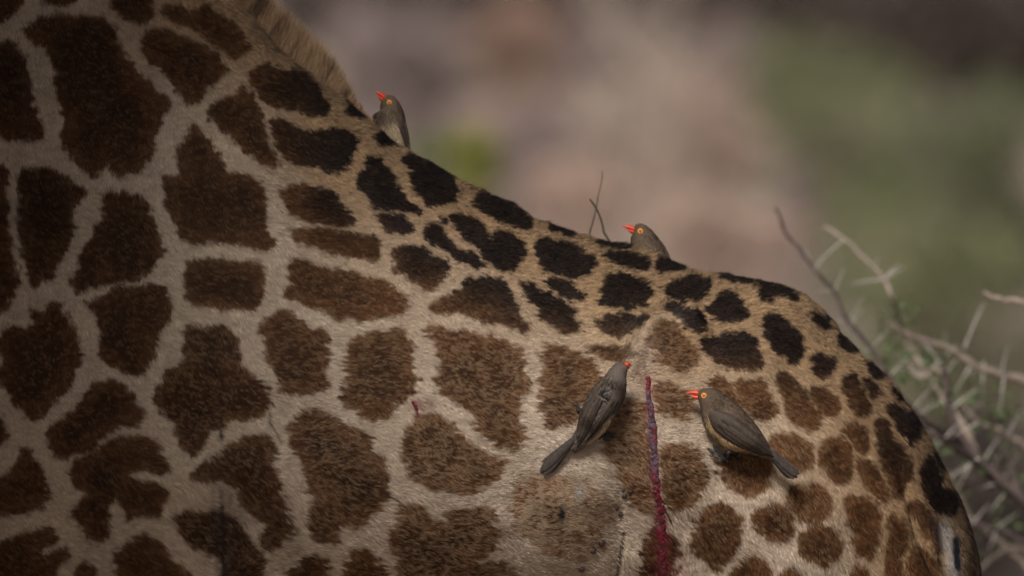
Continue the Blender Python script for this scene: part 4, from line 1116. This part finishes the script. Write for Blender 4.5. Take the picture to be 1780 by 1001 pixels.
# ------------------------------------------------------------------ thorn bush behind the rump
Yb = 1.75
tb = thing('thorn_bush', (at(1760, 500, Yb)[0] + .35, Yb, 0), 'thorny acacia bush with long white spines behind the rump', 'thorn bush')
def curve3(pts, n=40, wob=.004):
    p = np.array([(q[0], q[1], q[2] if len(q) > 2 else 0) for q in pts], float)
    c = catmull(p, np.linspace(0, len(p) - 1, n)); w = atv(c[:, :2], Yb + c[:, 2])
    w += np.stack([(vnoise(np.arange(n) * 1.0, np.arange(n) * 0., 3, s_) - .5) * wob for s_ in (1, 2, 3)], -1)
    return w
BR = [
 ([(1348, 362, -.1), (1366, 402, -.1), (1392, 436, -.1), (1416, 472, -.1), (1450, 508, -.1), (1476, 562, -.1), (1514, 606, -.1), (1545, 656, -.1), (1585, 712, -.1), (1640, 752, 0), (1700, 786, .1)], .0024, .0048, M_BARKD),
 ([(1434, 394, .2), (1470, 416, .2), (1500, 450, .2), (1536, 486, .2), (1552, 520, .2), (1570, 580, .3), (1610, 650, .3), (1660, 720, .3), (1700, 790, .3)], 0.0027, .0052, M_BARKP),
 ([(1545, 562, .1), (1600, 588, .1), (1650, 607, .1), (1690, 632, .1), (1740, 652, .1), (1790, 668, .1), (1900, 760, .1), (1990, 980, .1)], .0035, .009, M_BARK),
 ([(1640, 640, 0), (1648, 690, 0), (1662, 745, 0), (1700, 795, 0), (1742, 838, 0), (1790, 878, 0), (1870, 1010, 0), (1980, 1400, 0)], .0045, .011, M_BARKD),
 ([(1590, 725, -.2), (1640, 765, -.2), (1690, 800, -.1), (1730, 835, 0), (1780, 872, 0)], .003, .006, M_BARKD),
 ([(1680, 908, .2), (1730, 920, .2), (1782, 942, .2), (1880, 1000, .2), (1960, 1150, .2)], .0035, .007, M_BARKD),
 ([(1710, 508, -.2), (1745, 520, -.2), (1790, 528, -.2), (1880, 560, -.2), (1960, 760, -.1), (2020, 1100, 0)], .0026, .007, M_BARKP),
 ([(1668, 690, .4), (1700, 735, .4), (1760, 760, .4), (1850, 850, .4), (1960, 1100, .4)], .003, .007, M_BARK),
 ([(1655, 860, .5), (1700, 830, .5), (1760, 840, .5), (1850, 900, .5), (1950, 1080, .4)], .0025, .007, M_BARKD),
 ([(1700, 990, .5), (1740, 960, .5), (1790, 955, .5), (1870, 990, .5), (1950, 1130, .5)], .0025, .007, M_BARK),
 ([(1578, 630, .3), (1600, 655, .3), (1622, 640, .3), (1640, 655, .3), (1650, 700, .3), (1690, 760, .3)], .003, .005, M_BARKP),
 ([(1720, 700, .2), (1730, 760, .2), (1750, 800, .1), (1770, 850, 0)], .0025, .005, M_BARKD),
 ([(1600, 780, .6), (1650, 830, .6), (1690, 900, .6), (1760, 960, .6), (1880, 1080, .5)], .002, .006, M_BARK),
]
branches = []
for pts, r0, r1, mt_ in BR:
    w = curve3(pts, 60); mm = MB(); rad = np.linspace(r0, r1, 60) * (.92 + .25 * vnoise(np.arange(60) * 1., np.zeros(60), 2.2, 5)) + .0012 * (np.arange(60) % 9 == 4)
    mm.tube(w, rad, 8); branches.append(obj('branch', mm.mesh('branch'), mt_, tb))
base = np.array([tb.location.x, Yb, 0])
mm = MB()
for q, e_ in enumerate(((1990, 980), (1980, 1400), (2020, 1100), (1960, 1150))):
    p1 = at(*e_, Yb)
    mm.tube(catmull(np.array([base + (0, .04 * q, -.03), base * .6 + p1 * .4 + (0.05 * q, 0, 0), p1, p1 + (-.02, 0, .05)]), np.linspace(0, 3, 20)), np.linspace(.03, .012, 20), 9)
obj('trunk', mm.mesh('trunk'), M_BARKD, tb)
def thorn(x0, y0, x1, y1, dy=0.0, r=.0022):
    a_, b_ = at(x0, y0, Yb + dy), at(x1, y1, Yb + dy - .012)
    f = np.linspace(0, 1, 7)[:, None]; p = a_ + (b_ - a_) * f; p[:, 2] += .0015 * np.sin(f[:, 0] * np.pi)
    mm = MB(); mm.tube(p, np.linspace(r, .0003, 7), 6); obj('thorn', mm.mesh('thorn'), M_THORN, tb)
TH_ = [(1416, 472, 1432, 444), (1410, 462, 1398, 430), (1450, 508, 1468, 466), (1448, 506, 1420, 508), (1476, 562, 1500, 515), (1474, 558, 1440, 560), (1478, 566, 1500, 538),
       (1514, 606, 1545, 572), (1514, 606, 1468, 566), (1515, 608, 1500, 612), (1545, 656, 1582, 618), (1545, 656, 1516, 660), (1468, 416, 1424, 456), (1536, 486, 1566, 458), (1536, 486, 1574, 464), (1534, 486, 1480, 494),
       (1520, 470, 1526, 446), (1600, 588, 1640, 640), (1645, 606, 1642, 575), (1690, 632, 1655, 690), (1674, 606, 1712, 526), (1676, 608, 1706, 530), (1690, 632, 1690, 655), (1740, 652, 1752, 600), (1745, 655, 1738, 720), (1710, 628, 1706, 710),
       (1655, 708, 1700, 676), (1656, 710, 1694, 678), (1648, 690, 1600, 720), (1662, 745, 1618, 770), (1664, 748, 1700, 700), (1700, 795, 1668, 842), (1702, 797, 1655, 830), (1710, 800, 1740, 755), (1742, 838, 1700, 850), (1742, 838, 1770, 790),
       (1590, 725, 1560, 700), (1592, 727, 1620, 690), (1640, 765, 1604, 800), (1640, 765, 1672, 730), (1690, 800, 1664, 852), (1580, 706, 1540, 690), (1585, 712, 1626, 668), (1690, 910, 1725, 870), (1692, 912, 1650, 880), (1730, 920, 1772, 890), (1732, 922, 1716, 965),
       (1622, 640, 1664, 600), (1605, 650, 1560, 640), (1640, 656, 1668, 618), (1750, 760, 1776, 710), (1700, 735, 1654, 760), (1760, 842, 1720, 890), (1720, 830, 1738, 788), (1650, 830, 1690, 800), (1690, 900, 1640, 905)]
g = np.random.default_rng(5)
for q, (a0, a1, b0, b1) in enumerate(TH_):
    thorn(a0, a1, b0, b1, -.05 if q < 14 else float(g.uniform(-.1, .35)), float(g.uniform(.0009, .0016)))
ml = MB()
for (lx, ly, n_, sp) in ((1558, 545, 90, 20), (1560, 620, 160, 34), (1600, 640, 160, 34), (1640, 690, 120, 30), (1545, 600, 60, 20), (1625, 770, 110, 34), (1740, 730, 120, 34), (1700, 690, 110, 36), (1760, 800, 90, 34), (1680, 860, 80, 40), (1750, 900, 80, 36)):
    xy = np.array([lx, ly]) + g.normal(0, sp * .75, (n_, 2))
    n_ = n_ // 2; xy = xy[:n_]; P = atv(xy, Yb + g.uniform(-.1, .9, n_))
    a_ = nrm(g.normal(0, 1, (n_, 3))); b_ = nrm(np.cross(a_, g.normal(0, 1, (n_, 3)))); s_ = g.uniform(.004, .010, (n_, 1))
    ml.add(np.stack([P - a_ * s_, P + b_ * s_ * .5, P + a_ * s_, P - b_ * s_ * .5], 1).reshape(-1, 3), np.arange(n_ * 4).reshape(n_, 4))
obj('leaves', ml.mesh('leaves', False), leafmat('acacia_leaf', (.055, .08, .032), (.10, .13, .06)), tb, 'stuff')

# ------------------------------------------------------------------ unseen acacia added so its tiers shade the shoulder and the belly
ac = thing('added_shade_acacia', (-3.2, -3.0, 0), 'unseen flat-topped acacia added out of frame to the left to shade the shoulder and belly', 'added shade tree')
mt = MB(); mt.tube(catmull(np.array([(-3.2, -3.0, -.1), (-3.0, -2.9, 1.4), (-2.5, -2.8, 2.7), (-2.0, -2.6, 3.9), (-1.7, -2.5, 4.9)]), np.linspace(0, 4, 30)), np.linspace(.17, .07, 30), 12)
obj('trunk', mt.mesh('trunk'), M_BARKD, ac)
TIER = [((-1.25, -1.2, 3.78), (.6, .45, .45), 16000), ((-1.55, -2.2, 4.35), (.85, .8, .80), 40000), ((-1.95, -2.3, 3.60), (.8, .6, .40), 9000), ((-1.85, -1.45, 2.75), (.60, .55, .80), 26000),
        ((-1.0, -2.5, 3.50), (.6, .5, .22), 6000), ((.1, -2.6, 3.38), (.9, .4, .10), 3500), ((1.15, -2.6, 3.55), (.5, .45, .28), 7500)]

for q, (c_, r_, n_) in enumerate(TIER):
    mm = MB(); mm.tube(catmull(np.array([(-2.3 + .05 * q, -2.7, 3.2), ((-2.3 + c_[0]) / 2, (-2.7 + c_[1]) / 2, c_[2] - .15), (c_[0], c_[1], c_[2] - .02)]), np.linspace(0, 2, 16)), np.linspace(.05, .015, 16), 8)
    obj('branch', mm.mesh('branch'), M_BARKD, ac)
    ml = MB(); leaves(ml, np.array(c_), np.array(r_), n_, .026, 300 + q)
    obj('crown', ml.mesh('crown', False), LM['green'], ac, 'stuff')
